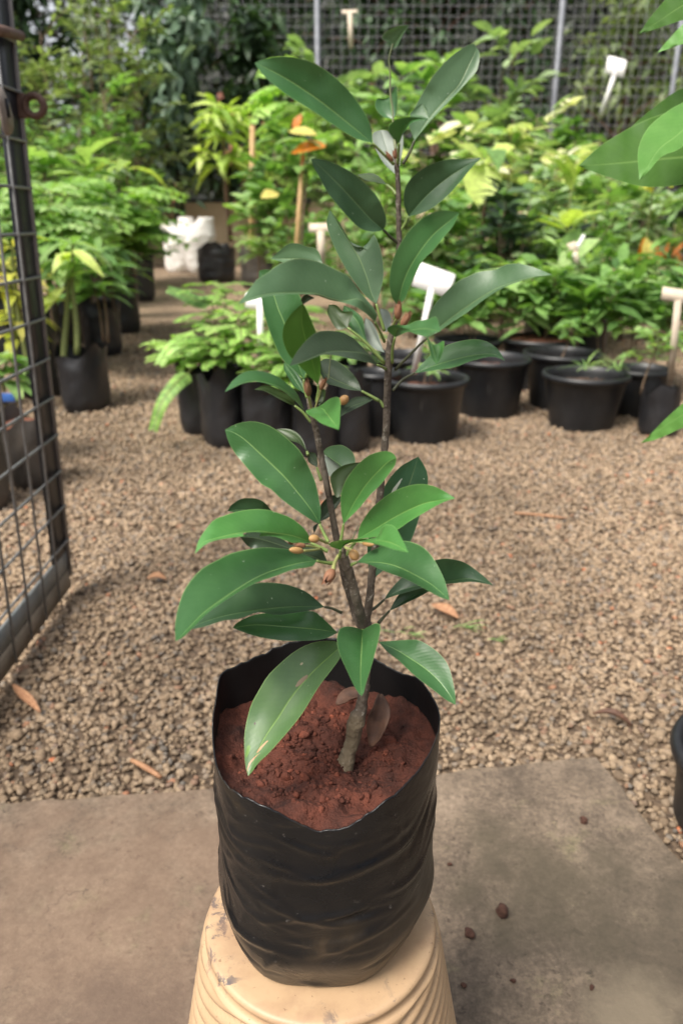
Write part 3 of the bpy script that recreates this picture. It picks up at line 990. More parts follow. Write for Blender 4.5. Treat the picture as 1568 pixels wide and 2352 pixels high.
def leaf_mat(name, top, top2, under, rough=.36, vein=(.30, .42, .12), spots=(), dust=.35, film=.0, spec=.6):
    m, n, l, p, out = nt(name)
    uv = n.new('ShaderNodeUVMap')
    sep = n.new('ShaderNodeSeparateXYZ'); l.new(uv.outputs[0], sep.inputs[0])
    u = sep.outputs['X']
    v = math_n(n, l, 'ABSOLUTE', math_n(n, l, 'MULTIPLY', math_n(n, l, 'SUBTRACT', sep.outputs['Y'], .5), 2.0))
    a = noise(n, l, 55, 5, .6)
    r = ramp(n, [(0.3, top), (0.7, top2)])
    l.new(a.outputs['Fac'], r.inputs['Fac'])
    # fine slanting side veins
    ph = math_n(n, l, 'SUBTRACT', math_n(n, l, 'MULTIPLY', u, 150.0), math_n(n, l, 'MULTIPLY', v, 26.0))
    sn = math_n(n, l, 'SINE', ph)
    sv = math_n(n, l, 'MULTIPLY', math_n(n, l, 'ADD', sn, 1.0), .5)
    side = ramp(n, [(0.0, .985), (1.0, 1.015)])
    l.new(sv, side.inputs['Fac'])
    col = mix(n, l, 1.0, r.outputs['Color'], side.outputs['Color'], 'MULTIPLY')
    # midrib and pale rim
    mr = ramp(n, [(0.0, .8), (0.018, .62), (0.045, 0.0)])
    l.new(v, mr.inputs['Fac'])
    col = mix(n, l, mr.outputs['Color'], col, vein)
    er = ramp(n, [(0.965, 0.0), (0.99, .5)])
    l.new(v, er.inputs['Fac'])
    col = mix(n, l, er.outputs['Color'], col, tuple(min(1, x * 1.2 + .02) for x in vein))
    # dust flecks and water marks
    d = noise(n, l, 420, 2, .5)
    rd = ramp(n, [(0.735, 0.0), (0.77, dust)])
    l.new(d.outputs['Fac'], rd.inputs['Fac'])
    col = mix(n, l, rd.outputs['Color'], col, (.50, .56, .46))
    d2 = noise(n, l, 24, 4, .6)
    rd2 = ramp(n, [(0.55, 0.0), (0.75, .22)])
    l.new(d2.outputs['Fac'], rd2.inputs['Fac'])
    col = mix(n, l, rd2.outputs['Color'], col, tuple(x * 1.35 + .02 for x in top2))
    if film: col = mix(n, l, film, col, (.24, .31, .26))  # greyish sky sheen tinted into the leaf colour
    for (su, sv_, ru, rv, ang, c) in spots:
        du = math_n(n, l, 'SUBTRACT', u, su); dv = math_n(n, l, 'SUBTRACT', sep.outputs['Y'], sv_)
        ca, sa = math.cos(ang), math.sin(ang)
        x1 = math_n(n, l, 'ADD', math_n(n, l, 'MULTIPLY', du, ca / ru), math_n(n, l, 'MULTIPLY', dv, sa / ru))
        y1 = math_n(n, l, 'ADD', math_n(n, l, 'MULTIPLY', du, -sa / rv), math_n(n, l, 'MULTIPLY', dv, ca / rv))
        dd = math_n(n, l, 'ADD', math_n(n, l, 'POWER', math_n(n, l, 'ABSOLUTE', x1), 2.0), math_n(n, l, 'POWER', math_n(n, l, 'ABSOLUTE', y1), 2.0))
        nn = noise(n, l, 160, 4, .7)
        dd = math_n(n, l, 'ADD', dd, math_n(n, l, 'MULTIPLY', math_n(n, l, 'SUBTRACT', nn.outputs['Fac'], .5), 2.2))
        rs = ramp(n, [(0.8, 1.0), (1.0, 0.0)])
        l.new(dd, rs.inputs['Fac'])
        col = mix(n, l, rs.outputs['Color'], col, c)
    g = n.new('ShaderNodeNewGeometry')
    vun = mix(n, l, mr.outputs['Color'], under, tuple(x * 1.25 for x in under))
    col = mix(n, l, g.outputs['Backfacing'], col, vun)
    l.new(col, p.inputs['Base Color'])
    rn = ramp(n, [(0.3, rough - .09), (0.7, rough + .06)])
    l.new(a.outputs['Fac'], rn.inputs['Fac'])
    l.new(rn.outputs['Color'], p.inputs['Roughness'])
    p.inputs['Specular IOR Level'].default_value = spec
    hh = math_n(n, l, 'ADD', math_n(n, l, 'MULTIPLY', sv, .05), a.outputs['Fac'])
    hh = math_n(n, l, 'SUBTRACT', hh, math_n(n, l, 'MULTIPLY', mr.outputs['Color'], .5))
    wv = noise(n, l, 26, 2, .4)
    hh = math_n(n, l, 'ADD', hh, math_n(n, l, 'MULTIPLY', wv.outputs['Fac'], 2.0))
    bump(n, l, p, hh, .25, .0016)
    tr = n.new('ShaderNodeBsdfTranslucent')
    l.new(mix(n, l, 1.0, col, (1.5, 1.6, .7), 'MULTIPLY'), tr.inputs['Color'])
    ms = n.new('ShaderNodeMixShader'); ms.inputs['Fac'].default_value = .13
    l.new(p.outputs[0], ms.inputs[1]); l.new(tr.outputs[0], ms.inputs[2])
    l.new(ms.outputs[0], out.inputs['Surface'])
    return m

UND = (.10, .15, .085)
LM = {
    'fresh': leaf_mat('fresh sapodilla leaf', (.060, .190, .044), (.082, .230, .055), UND, .36, vein=(.26, .44, .13)),
    'mid': leaf_mat('sapodilla leaf', (.038, .115, .034), (.052, .142, .044), UND, .37, vein=(.22, .36, .13)),
    'dark': leaf_mat('old sapodilla leaf', (.022, .058, .022), (.031, .076, .028), UND, .45, vein=(.11, .18, .08)),
    'grey': leaf_mat('greyish sapodilla leaf', (.052, .112, .046), (.068, .138, .058), UND, .44, vein=(.21, .30, .14), film=.06, spec=.45),
    'slate': leaf_mat('slate sapodilla leaf', (.030, .052, .028), (.040, .064, .036), (.05, .08, .03), .5, vein=(.13, .18, .09), spec=.4),
    'pale': leaf_mat('pale underside leaf', (.17, .21, .175), (.21, .25, .215), UND, .5, vein=(.23, .28, .21), dust=.1),
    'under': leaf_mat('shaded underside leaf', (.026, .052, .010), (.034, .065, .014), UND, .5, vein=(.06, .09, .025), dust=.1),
    'lime': leaf_mat('backlit sapodilla leaf', (.042, .125, .010), (.058, .155, .016), UND, .45, vein=(.13, .24, .04), dust=.1),
    'spotted': leaf_mat('blotched sapodilla leaf', (.060, .130, .040), (.082, .165, .048), UND, .45, vein=(.24, .38, .11),
                        spots=[(.33, .46, .040, .055, .9, (.26, .19, .12)), (.80, .57, .020, .10, .5, (.52, .28, .15)), (.92, .33, .012, .30, .25, (.46, .26, .15)),
                               (.70, .18, .008, .02, 0, (.05, .03, .02)), (.27, .25, .010, .02, 0, (.40, .35, .22)), (.86, .14, .03, .10, .2, (.10, .22, .02))]),
    'streaked': leaf_mat('white streaked leaf', (.024, .075, .032), (.033, .095, .040), UND, .40, vein=(.10, .16, .07), dust=.8,
                         spots=[(.70, .24, .09, .035, .25, (.42, .45, .41)), (.60, .15, .02, .03, 0, (.40, .42, .38))]),
}
def bark_mat():
    m, n, l, p, o = nt('speckled grey bark')
    a = noise(n, l, 70, 6, .65, stretch=(1, 1, .5))
    r = ramp(n, [(0.30, (.045, .034, .026)), (0.5, (.100, .078, .058)), (0.7, (.200, .165, .130))])
    l.new(a.outputs['Fac'], r.inputs['Fac'])
    b = noise(n, l, 330, 3, .6)
    rb = ramp(n, [(0.60, 0.0), (0.68, .8)])
    l.new(b.outputs['Fac'], rb.inputs['Fac'])
    col = mix(n, l, rb.outputs['Color'], r.outputs['Color'], (.30, .27, .225))
    # green-tan below the graft, reddish grey young wood at the top
    tc = n.new('ShaderNodeTexCoord'); sep = n.new('ShaderNodeSeparateXYZ'); l.new(tc.outputs['Object'], sep.inputs[0])
    low = math_n(n, l, 'MULTIPLY', math_n(n, l, 'SUBTRACT', .043, sep.outputs['Z']), 140, True)
    col = mix(n, l, math_n(n, l, 'MULTIPLY', low, .6), col, mix(n, l, a.outputs['Fac'], (.075, .054, .030), (.27, .205, .115)))
    l.new(col, p.inputs['Base Color'])
    p.inputs['Roughness'].default_value = .8
    bump(n, l, p, math_n(n, l, 'ADD', a.outputs['Fac'], math_n(n, l, 'MULTIPLY', b.outputs['Fac'], .5)), .8, .003)
    return m
BARK = bark_mat()
YOUNG = plain('green twig', (.10, .13, .055), (.17, .18, .09), 120, .6)
PET = plain('leaf stalk', (.13, .20, .05), (.20, .27, .08), 120, .5)
PETD = plain('dark leaf stalk', (.035, .04, .02), (.06, .065, .03), 120, .6)

plant_base = W(800, 1748, .438)
HERO = empty('sapodilla_seedling', (plant_base.x, plant_base.y, SOILZ - .004), 'glossy green sapodilla seedling with tan flower buds growing from the black bag', 'plant')

def stem_tube(name, pts, mat, seg=12):
    """pts: (px, py, Y, diameter in view px)"""
    Q = smooth_curve(np.array(pts, float), max(40, len(pts) * 12))
    mb = MB()
    c = [W(q[0], q[1], q[2]) for q in Q]
    rad = []
    for i, q in enumerate(Q):
        v = (1176 - q[1]) / 1764
        d = q[2] / (CT + v * ST)
        k = 1 + .07 * mnoise.noise(Vector((c[i].x * 60, c[i].y * 60, c[i].z * 55)))
        rad.append(q[3] * .455 / 1764 * d * k)
    mb.tube(c, rad, seg)
    if seg >= 12:                                          # flaky, knobbly bark
        vv = mb.v[-1]
        for i in range(len(c)):
            for k in range(seg):
                j = i * seg + k
                q = Vector(vv[j])
                o = q - c[i]
                vv[j] = (c[i] + o * (1 + .16 * mnoise.noise(q * 190) + .10 * mnoise.noise(q * 420)))[:]
    return mb.build(name, mat, HERO)

stem_tube('stem', [(783, 1785, .437, 52), (793, 1752, .438, 44), (803, 1720, .439, 36), (812, 1690, .44, 38), (815, 1668, .44, 43), (821, 1648, .44, 42), (828, 1630, .44, 32), (833, 1605, .44, 27), (835, 1580, .44, 29), (837, 1540, .441, 29), (838, 1490, .441, 29), (838, 1430, .442, 30)], BARK, 16)
stem_tube('stem', [(836, 1445, .443, 24), (846, 1395, .444, 21), (855, 1310, .445, 19), (864, 1220, .446, 18), (872, 1140, .447, 18), (880, 1060, .447, 18), (886, 985, .447, 18), (889, 900, .447, 18), (892, 836, .446, 19), (897, 780, .445, 19), (905, 740, .445, 17), (913, 690, .445, 15), (917, 620, .446, 14), (916, 555, .447, 14), (915, 485, .447, 13), (914, 430, .447, 13), (911, 380, .447, 13), (909, 348, .447, 12)], BARK)
stem_tube('stem', [(834, 1445, .440, 24), (818, 1420, .446, 18), (805, 1378, .447, 17), (792, 1334, .446, 17), (780, 1270, .442, 17), (769, 1215, .441, 17), (759, 1160, .440, 16), (747, 1095, .438, 17), (735, 1035, .436, 17), (724, 980, .434, 16), (714, 938, .432, 15), (709, 915, .431, 12)], BARK)
stem_tube('stem', [(834, 1440, .436, 28), (825, 1405, .430, 27), (813, 1355, .426, 24), (802, 1315, .423, 23), (790, 1285, .421, 24), (783, 1262, .420, 25), (779, 1250, .420, 16)], BARK)
stem_tube('twig', [(909, 350, .447, 9), (903, 300, .452, 6), (901, 250, .455, 4), (896, 215, .456, 5), (895, 160, .456, 4), (893, 135, .456, 4), (902, 100, .456, 4)], YOUNG, 7)
stem_tube('twig', [(754, 870, .428, 3.5), (758, 830, .430, 3.2), (761, 785, .432, 3)], YOUNG, 6)
stem_tube('twig', [(806, 1244, .424, 4), (815, 1225, .426, 3), (823, 1206, .428, 2.5)], YOUNG, 6)

def leaf(tone, base, tip, e1, mid, e2, Yb, Yt, pet=None, Yp=None, pw=7, pmat=None, wr=.205, bow=0.0, flip=None, label=None, sgn=.85):
    """a leaf lofted between its two edges and its midrib (view-space outline, real depth from the leaf's own half width)"""
    N, Cn = 26, 4
    b, t = base[0], tip[0]
    C1 = smooth_curve([b] + e1 + [t], N); CM = smooth_curve([b] + mid + [t], N); C2 = smooth_curve([b] + e2 + [t], N)
    Lpx = np.sum(np.linalg.norm(np.diff(CM, axis=0), axis=1))
    dmid = (Yb + Yt) / 2 / (CT + (1176 - CM[N // 2][1]) / 1764 * ST)
    dY = (Yt - Yb) * 1764 / dmid
    L = math.hypot(Lpx, dY)
    verts, uvs = [], []
    for i in range(N):
        tt = i / (N - 1)
        Y0 = Yb + (Yt - Yb) * tt + bow * math.sin(math.pi * tt)
        prof = math.sin(math.pi * tt ** .9) ** .8 if 0 < tt < 1 else 0
        Wp = wr * L * prof
        row = []
        for E in (C1, C2):
            off = E[i] - CM[i]
            w = float(np.linalg.norm(off))
            s = math.sqrt(max(0.0, Wp * Wp - w * w))
            s = min(s, .85 * Wp)
            diry = -off[1] / w if w > 1e-6 else 0.0
            row.append((off, s * diry * sgn * dmid / 1764))
        line = []
        for j in range(Cn, 0, -1):
            c = j / Cn
            q = CM[i] + row[0][0] * c
            line.append((q, Y0 + row[0][1] * (c ** 1.15) + .0010 * math.sin(math.pi * c) * prof, .5 - c * .5))
        line.append((CM[i], Y0 + .0008 * prof, .5))
        for j in range(1, Cn + 1):
            c = j / Cn
            q = CM[i] + row[1][0] * c
            line.append((q, Y0 + row[1][1] * (c ** 1.15) + .0010 * math.sin(math.pi * c) * prof, .5 + c * .5))
        for q, Y, vv in line:
            p = W(q[0], q[1], Y)
            k = .0009 * mnoise.noise(Vector((p.x * 45, p.y * 45, p.z * 45)))
            p = W(q[0], q[1], Y + k * 2)
            verts.append(p[:]); uvs.append((tt, vv))
    K = 2 * Cn + 1
    nv = len(verts)
    for i in range(N):                                    # the midrib is a crease: its right half has its own row of points
        verts.append(verts[i * K + Cn]); uvs.append(uvs[i * K + Cn])
    f = []
    for i in range(N - 1):
        for j in range(K - 1):
            a0, a1 = (i * K + j, (i + 1) * K + j) if j != Cn else (nv + i, nv + i + 1)
            f.append((a0, i * K + j + 1, (i + 1) * K + j + 1, a1))
    f = np.array(f)
    V = np.array(verts)
    # upper side faces the light and the camera
    if flip is None:
        nsum = np.zeros(3)
        for a_, b_, c_, d_ in f:
            nsum += np.cross(V[c_] - V[a_], V[d_] - V[b_])
        cpt = V.mean(0)
        view = np.array([0, 0, CAM_H]) - cpt
        flip = np.dot(nsum, view) < 0
    if flip: f = f[:, ::-1]
    midx = [0] * len(f)
    faces = [f]
    if pet is not None:
        Yp = Yb if Yp is None else Yp
        pts = [b] + pet
        Q = smooth_curve(np.array([(q[0], q[1], Yb + (Yp - Yb) * i / (len(pts) - 1)) for i, q in enumerate(pts)], float), 12)
        mb = MB()
        mb.tube([W(q[0], q[1], q[2]) for q in Q], [pw * .5 / 1764 * dmid * (.8 + .4 * i / 11) for i in range(12)], 7)
        pv = np.vstack(mb.v)
        n0 = len(V)
        V = np.vstack([V, pv]); uvs += [(0, 0.5)] * len(pv)
        faces += [np.vstack(mb.f4) + n0, np.vstack(mb.f3) + n0]
        midx += [1] * (len(np.vstack(mb.f4)) + len(np.vstack(mb.f3)))
    o = np_mesh('leaf', V, faces, [LM[tone], pmat or PET], HERO, uvs=uvs, midx=midx)
    if label: o['label'] = label
    return o

def one(c, x, y): return P(c, (x, y))
# --- crown
leaf('mid', one('A', 800, 790), one('A', 78, 298), P('A', (785, 680), (730, 570), (620, 430), (480, 320), (360, 270), (230, 257), (130, 275)),
     P('A', (640, 660), (460, 520), (280, 400), (150, 330)), P('A', (690, 757), (560, 677), (430, 590), (300, 510), (190, 427), (112, 350)), .438, .415, P('A', (850, 840), (930, 920)), .445)
leaf('grey', one('A', 1055, 775), one('A', 1436, 205), P('A', (1022, 660), (1060, 570), (1130, 440), (1200, 340), (1290, 250), (1370, 196), (1412, 178)),
     P('A', (1140, 645), (1250, 520), (1330, 432), (1385, 320), (1420, 250)), P('A', (1140, 670), (1215, 590), (1330, 470), (1400, 392), (1442, 335), (1455, 240)), .447, .460, P('A', (1025, 850), (985, 918)), .447, pmat=PETD)
leaf('mid', one('A', 963, 792), one('A', 1143, 643), P('A', (915, 750), (895, 700), (928, 655), (1000, 630), (1080, 632)), P('A', (980, 720), (1030, 655), (1080, 640)),
     P('A', (988, 730), (1035, 668), (1085, 650)), .438, .415, P('A', (958, 850), (955, 915)), .445)
leaf('grey', one('A', 1145, 642), one('A', 1106, 545), P('A', (1080, 630), (1026, 618), (1060, 575)), P('A', (1125, 590)), P('A', (1138, 600), (1122, 565)), .428, .432)
leaf('pale', one('A', 935, 978), one('A', 850, 708), P('A', (870, 915), (825, 840), (800, 770), (805, 725)), P('A', (905, 880), (875, 790)), P('A', (965, 930), (962, 850), (930, 760), (890, 715)), .452, .468)
leaf('pale', one('A', 968, 915), one('A', 984, 700), P('A', (955, 800)), P('A', (972, 800)), P('A', (988, 800)), .452, .460)
leaf('mid', one('A', 925, 645), one('A', 905, 505), P('A', (860, 624), (817, 570), (828, 518), (870, 520)), P('A', (912, 570)), P('A', (945, 605), (952, 520), (945, 440), (920, 470)), .458, .462)
leaf('grey', one('A', 930, 212), one('A', 1026, 65), P('A', (915, 180), (858, 150), (880, 110), (950, 75)), P('A', (945, 170), (985, 110)), P('A', (950, 195), (972, 150), (1000, 100)), .456, .450)
# --- upper tiers
leaf('dark', one('B', 665, 690), one('B', 95, 130), P('B', (686, 640), (680, 570), (630, 450), (540, 340), (420, 240), (300, 175), (200, 138), (125, 127)),
     P('B', (560, 600), (450, 480), (330, 350), (210, 230), (140, 165)), P('B', (590, 706), (490, 682), (400, 602), (310, 500), (230, 400), (170, 290), (120, 200)), .440, .418, P('B', (720, 745), (782, 800)), .447, pmat=PETD)
leaf('dark', one('B', 862, 585), one('B', 1436, 122), P('B', (832, 510), (824, 420), (850, 330), (930, 240), (1050, 170), (1180, 135), (1320, 128)),
     P('B', (950, 480), (1060, 370), (1200, 260), (1330, 180)), P('B', (960, 560), (1060, 510), (1170, 420), (1260, 320), (1345, 215)), .444, .428, P('B', (838, 640), (800, 700)), .447)
leaf('under', one('B', 690, 335), one('B', 458, 258), P('B', (660, 295), (600, 250), (530, 243)), P('B', (610, 290), (530, 268)), P('B', (600, 315), (530, 300)), .452, .472, P('B', (735, 370), (768, 415)), .447)
leaf('mid', one('D', 330, 840), one('D', 815, 105), P('D', (290, 780), (267, 700), (265, 620), (290, 480), (340, 370), (410, 260), (500, 170), (600, 108), (690, 88), (760, 93)),
     P('D', (370, 670), (430, 530), (520, 390), (620, 270), (740, 170)), P('D', (385, 790), (420, 700), (470, 585), (530, 480), (610, 400), (700, 290), (765, 210)), .436, .405, P('D', (315, 900), (300, 960)), .445)
leaf('grey', one('C', 1365, 700), one('C', 940, -166), P('C', (1300, 660), (1200, 550), (1080, 370), (985, 190), (930, 50), (908, -60)),
     P('C', (1320, 610), (1270, 440), (1210, 290), (1140, 165), (1065, 50), (1000, -60)), P('C', (1392, 620), (1428, 470), (1426, 330), (1400, 190), (1345, 62), (1318, 130), (1290, 212), (1225, 170), (1160, 178), (1085, 55), (1012, -62)), .446, .462, P('C', (1380, 760), (1440, 950)), .446)
leaf('grey', one('C', 1352, 868), one('C', 100, 702), P('C', (1374, 790), (1300, 690), (1200, 575), (1120, 455), (1000, 390), (850, 318), (680, 282), (560, 300), (470, 338), (385, 400), (350, 442), (290, 455), (190, 580)),
     P('C', (1285, 735), (1210, 655), (1060, 675), (930, 650), (800, 608), (600, 600), (400, 608), (230, 645)), P('C', (1270, 790), (1180, 730), (1060, 690), (930, 664), (800, 618), (600, 612), (400, 626), (230, 668)), .432, .375, P('C', (1400, 960), (1440, 1050)), .444)
leaf('grey', one('C', 870, 330), one('C', 395, 287), P('C', (850, 250), (800, 190), (730, 175), (640, 145), (560, 150), (480, 210)), P('C', (720, 290), (560, 285)), P('C', (720, 350), (560, 330), (460, 305)), .450, .462)
leaf('mid', one('C', 699, 1395), one('C', 292, 395), P('C', (640, 1335), (500, 1205), (410, 1010), (345, 820), (310, 640), (288, 470)), P('C', (660, 1290), (600, 1100), (520, 880), (460, 740), (400, 560)),
     P('C', (740, 1250), (725, 1050), (700, 850), (670, 640), (520, 440), (380, 385)), .434, .446, P('E', (835, 420), (862, 520)), .432)
leaf('lime', one('C', 829, 1445), one('C', 690, 700), P('C', (770, 1385), (640, 1250), (570, 1180), (520, 1080), (503, 980), (530, 870), (605, 770)), P('C', (770, 1200), (715, 1020), (682, 870)),
     P('C', (852, 1350), (852, 1200), (845, 1050), (800, 930), (752, 815), (715, 735)), .428, .412, P('E', (966, 440), (950, 560)), .430)
leaf('slate', one('C', 690, 706), one('C', 802, 648), P('C', (674, 660), (720, 612)), P('C', (720, 660)), P('C', (712, 695), (755, 668)), .410, .405)
leaf('slate', one('C', 1372, 1262), one('C', 568, 1272), P('C', (1330, 1195), (1250, 1115), (1170, 1030), (1060, 965), (940, 948), (830, 957), (740, 1020), (660, 1110), (605, 1195)),
     P('C', (1280, 1168), (1150, 1143), (980, 1136), (870, 1158), (760, 1200), (660, 1240)), P('C', (1310, 1245), (1200, 1220), (1050, 1188), (930, 1165), (860, 1172), (760, 1210), (660, 1248)), .430, .370, P('C', (1410, 1275), (1450, 1300)), .444)
leaf('under', one('C', 1100, 920), one('C', 930, 708), P('C', (1010, 935), (945, 850), (915, 775)), P('C', (1040, 850), (980, 770)), P('C', (1150, 780), (1060, 770), (1000, 715)), .448, .455, P('C', (1240, 1030), (1440, 1240)), .446)
leaf('mid', one('C', 1290, 1080), one('C', 1068, 715), P('C', (1180, 985), (1110, 890), (1060, 790)), P('C', (1200, 880), (1140, 800)), P('C', (1258, 960), (1240, 840), (1160, 760)), .452, .462, P('C', (1360, 1160), (1440, 1250)), .446)
leaf('pale', one('C', 1440, 1150), one('C', 1268, 828), P('C', (1330, 1100), (1258, 990), (1255, 880)), P('C', (1350, 990)), P('C', (1402, 1050), (1370, 950), (1322, 870)), .455, .470)
leaf('pale', one('C', 1455, 965), one('C', 1398, 742), P('C', (1398, 850)), P('C', (1430, 850)), P('C', (1505, 870), (1472, 765)), .456, .470)
leaf('grey', one('D', 560, 1092), one('D', 1546, 596), P('D', (575, 920), (620, 830), (700, 740), (800, 650), (880, 610), (960, 575), (1060, 562), (1100, 556), (1180, 515), (1280, 507), (1380, 530), (1470, 565)),
     P('D', (650, 1015), (720, 960), (840, 872), (980, 780), (1120, 700), (1260, 650), (1400, 612)), P('D', (650, 1045), (760, 968), (880, 890), (1000, 798), (1130, 714), (1260, 658), (1400, 615)), .436, .400, P('D', (450, 1200), (310, 1345)), .446, pmat=PETD)
leaf('mid', one('Q', 335, 800), one('Q', 750, 742), P('Q', (370, 755), (430, 700), (500, 665), (590, 645), (660, 652), (715, 688)), P('Q', (420, 768), (520, 737), (620, 717), (700, 714)), P('Q', (400, 790), (520, 771), (600, 742), (690, 724)), .450, .432, P('Q', (280, 830), (235, 880)), .447, pmat=PETD)
leaf('mid', one('D', 310, 1088), one('D', 666, 1042), P('D', (243, 1030), (290, 992), (400, 992), (470, 962), (560, 948), (628, 925), (650, 970)), P('D', (330, 1025), (430, 1030), (540, 1020)), P('D', (350, 1070), (415, 1044), (470, 1062), (555, 1082), (600, 1055)), .432, .378, P('D', (290, 1180), (288, 1290)), .444)
leaf('fresh', one('D', 556, 1085), one('D', 630, 1299), P('D', (575, 1160), (600, 1250)), P('D', (596, 1150), (622, 1230)), P('D', (615, 1148), (650, 1140), (692, 1115), (690, 1180), (655, 1275)), .412, .398)
# --- middle tier of the left branch
leaf('mid', one('E', 840, 640), one('E', 105, 466), P('E', (770, 480), (690, 400), (600, 330), (490, 285), (390, 268), (280, 285), (190, 350), (140, 410)), P('E', (795, 580), (715, 490), (600, 415), (480, 377), (380, 366), (270, 384), (180, 424)),
     P('E', (812, 612), (725, 525), (610, 440), (485, 388), (380, 370), (270, 388), (180, 428)), .428, .372)
leaf('under', one('E', 745, 592), one('E', 372, 442), P('E', (735, 525), (640, 470), (540, 415), (460, 405), (410, 425)), P('E', (680, 550), (560, 490), (470, 450)), P('E', (690, 572), (570, 512), (470, 457)), .434, .420, P('E', (820, 650), (900, 745)), .434)
leaf('slate', one('E', 1360, 456), one('E', 982, 182), P('E', (1322, 360), (1240, 260), (1140, 185), (1040, 157)), P('E', (1200, 390), (1090, 340), (1010, 280)), P('E', (1250, 446), (1130, 412), (1040, 382), (988, 300)), .448, .470, P('E', (1440, 500), (1520, 545)), .447)
leaf('mid', one('E', 832, 478), one('E', 648, 190), P('E', (740, 412), (680, 320), (646, 250)), P('E', (760, 370), (690, 260)), P('E', (830, 400), (780, 300), (705, 225)), .442, .455)
leaf('slate', one('E', 1475, 530), one('E', 1164, 692), P('E', (1400, 508), (1300, 515), (1220, 560), (1168, 610)), P('E', (1370, 560), (1250, 610)), P('E', (1400, 572), (1300, 622), (1220, 662)), .448, .436, P('E', (1530, 550), (1566, 605)), .447)
leaf('fresh', one('E', 960, 600), one('E', 1152, 812), P('E', (880, 625), (846, 645), (880, 680), (930, 706), (990, 752), (1070, 785)), P('E', (1005, 622), (1060, 690), (1110, 752)), P('E', (1010, 570), (1070, 527), (1140, 512), (1166, 550), (1163, 660), (1160, 750)), .424, .352, sgn=-.2)
leaf('under', one('E', 968, 592), one('E', 962, 440), P('E', (945, 500)), P('E', (980, 520)), P('E', (1015, 545), (1030, 460), (1010, 438)), .428, .432)
# --- lower whorl
leaf('mid', one('F', 1170, 1230), one('F', 130, 192), P('F', (1186, 1100), (1162, 950), (1120, 760), (1050, 600), (960, 430), (850, 318), (720, 210), (600, 138), (480, 104), (400, 97), (290, 115), (200, 150)),
     P('F', (1080, 1080), (950, 910), (800, 730), (650, 580), (500, 440), (350, 300), (230, 222)), P('F', (1100, 1200), (980, 1122), (850, 1032), (720, 930), (640, 850), (530, 790), (430, 680), (330, 560), (240, 450), (185, 360), (150, 270)), .424, .432, P('F', (1215, 1330), (1268, 1432)), .420, pw=8)
leaf('under', one('F', 1030, 430), one('F', 690, 184), P('F', (990, 310), (930, 230), (860, 190), (780, 178)), P('F', (920, 290), (800, 215)), P('F', (945, 345), (850, 310), (760, 250)), .444, .456, P('F', (1045, 470)), .442)
leaf('slate', one('F', 1140, 605), one('F', 1048, 438), P('F', (1052, 550), (1040, 490)), P('F', (1100, 530)), P('F', (1150, 560), (1130, 460), (1090, 440)), .446, .450, P('F', (1165, 680), (1190, 750)), .442)
leaf('pale', one('F', 1470, 690), one('F', 1194, 450), P('F', (1560, 560), (1538, 450), (1450, 374), (1370, 360), (1255, 388)), P('F', (1410, 600), (1300, 515)), P('F', (1400, 722), (1290, 706), (1228, 648), (1204, 540)), .448, .462)
leaf('grey', one('F', 1480, 680), one('F', 1200, 446), P('F', (1560, 560), (1538, 448), (1450, 373), (1370, 358), (1255, 386)), P('F', (1420, 598), (1305, 515)), P('F', (1440, 640), (1315, 530)), .4445, .4585)
leaf('under', one('G', 368, 650), one('G', 572, 326), P('G', (335, 640), (300, 540), (289, 470), (320, 415), (400, 360), (490, 335)), P('G', (400, 560), (450, 450)), P('G', (410, 590), (460, 480), (520, 390)), .432, .444)
leaf('slate', one('G', 198, 872), one('G', 392, 640), P('G', (198, 780), (202, 720), (258, 655), (325, 628)), P('G', (270, 780), (340, 700)), P('G', (285, 825), (345, 745), (385, 685)), .446, .455, P('G', (190, 890)), .446)
leaf('slate', one('G', 140, 985), one('G', 182, 880), P('G', (134, 920)), P('G', (155, 930)), P('G', (170, 920)), .436, .440)
leaf('fresh', one('G', 412, 892), one('G', 896, 288), P('G', (392, 800), (384, 700), (388, 620), (420, 520), (480, 420), (560, 330), (650, 260), (760, 227), (835, 230), (882, 262)), P('G', (450, 810), (520, 680), (620, 530), (720, 420), (820, 322)),
     P('G', (470, 832), (560, 742), (650, 632), (750, 532), (830, 430), (885, 350)), .420, .400, P('G', (402, 960), (386, 1050)), .420)
leaf('streaked', one('G', 679, 1403), one('G', 1096, 275), P('G', (640, 1300), (630, 1100), (675, 820), (740, 640), (830, 480), (930, 370), (1020, 315)), P('G', (740, 1250), (830, 1000), (930, 720), (1010, 540), (1060, 390)),
     P('G', (800, 1300), (940, 1180), (1030, 1045), (1110, 820), (1180, 560), (1180, 430), (1140, 340)), .457, .470, P('I', (460, 430), (430, 540), (415, 690)), .446, pmat=PETD, label='dark leaf streaked with white droppings')
leaf('fresh', one('G', 540, 1032), one('G', 1436, 658), P('G', (555, 930), (590, 860), (660, 760), (760, 668), (860, 600), (980, 550), (1100, 528), (1220, 540), (1320, 585)), P('G', (700, 940), (850, 850), (1000, 770), (1150, 706), (1300, 676)),
     P('G', (610, 1025), (700, 1012), (800, 985), (910, 942), (1000, 880), (1100, 820), (1220, 750), (1330, 692)), .420, .392, P('G', (490, 1100), (420, 1200)), .420, pw=8)
leaf('fresh', one('G', 385, 1132), one('G', 1006, 1156), P('G', (300, 1105), (268, 1078), (330, 1052), (500, 1034), (680, 1026), (738, 990), (755, 930), (820, 895), (890, 930), (930, 1000), (970, 1080)), P('G', (410, 1078), (520, 1044), (680, 1040), (820, 1060), (920, 1102)),
     P('G', (420, 1090), (480, 1066), (600, 1060), (750, 1090), (880, 1130)), .412, .335, P('G', (378, 1170), (372, 1205)), .417, pw=8, label='bright young leaf with a torn upper edge')
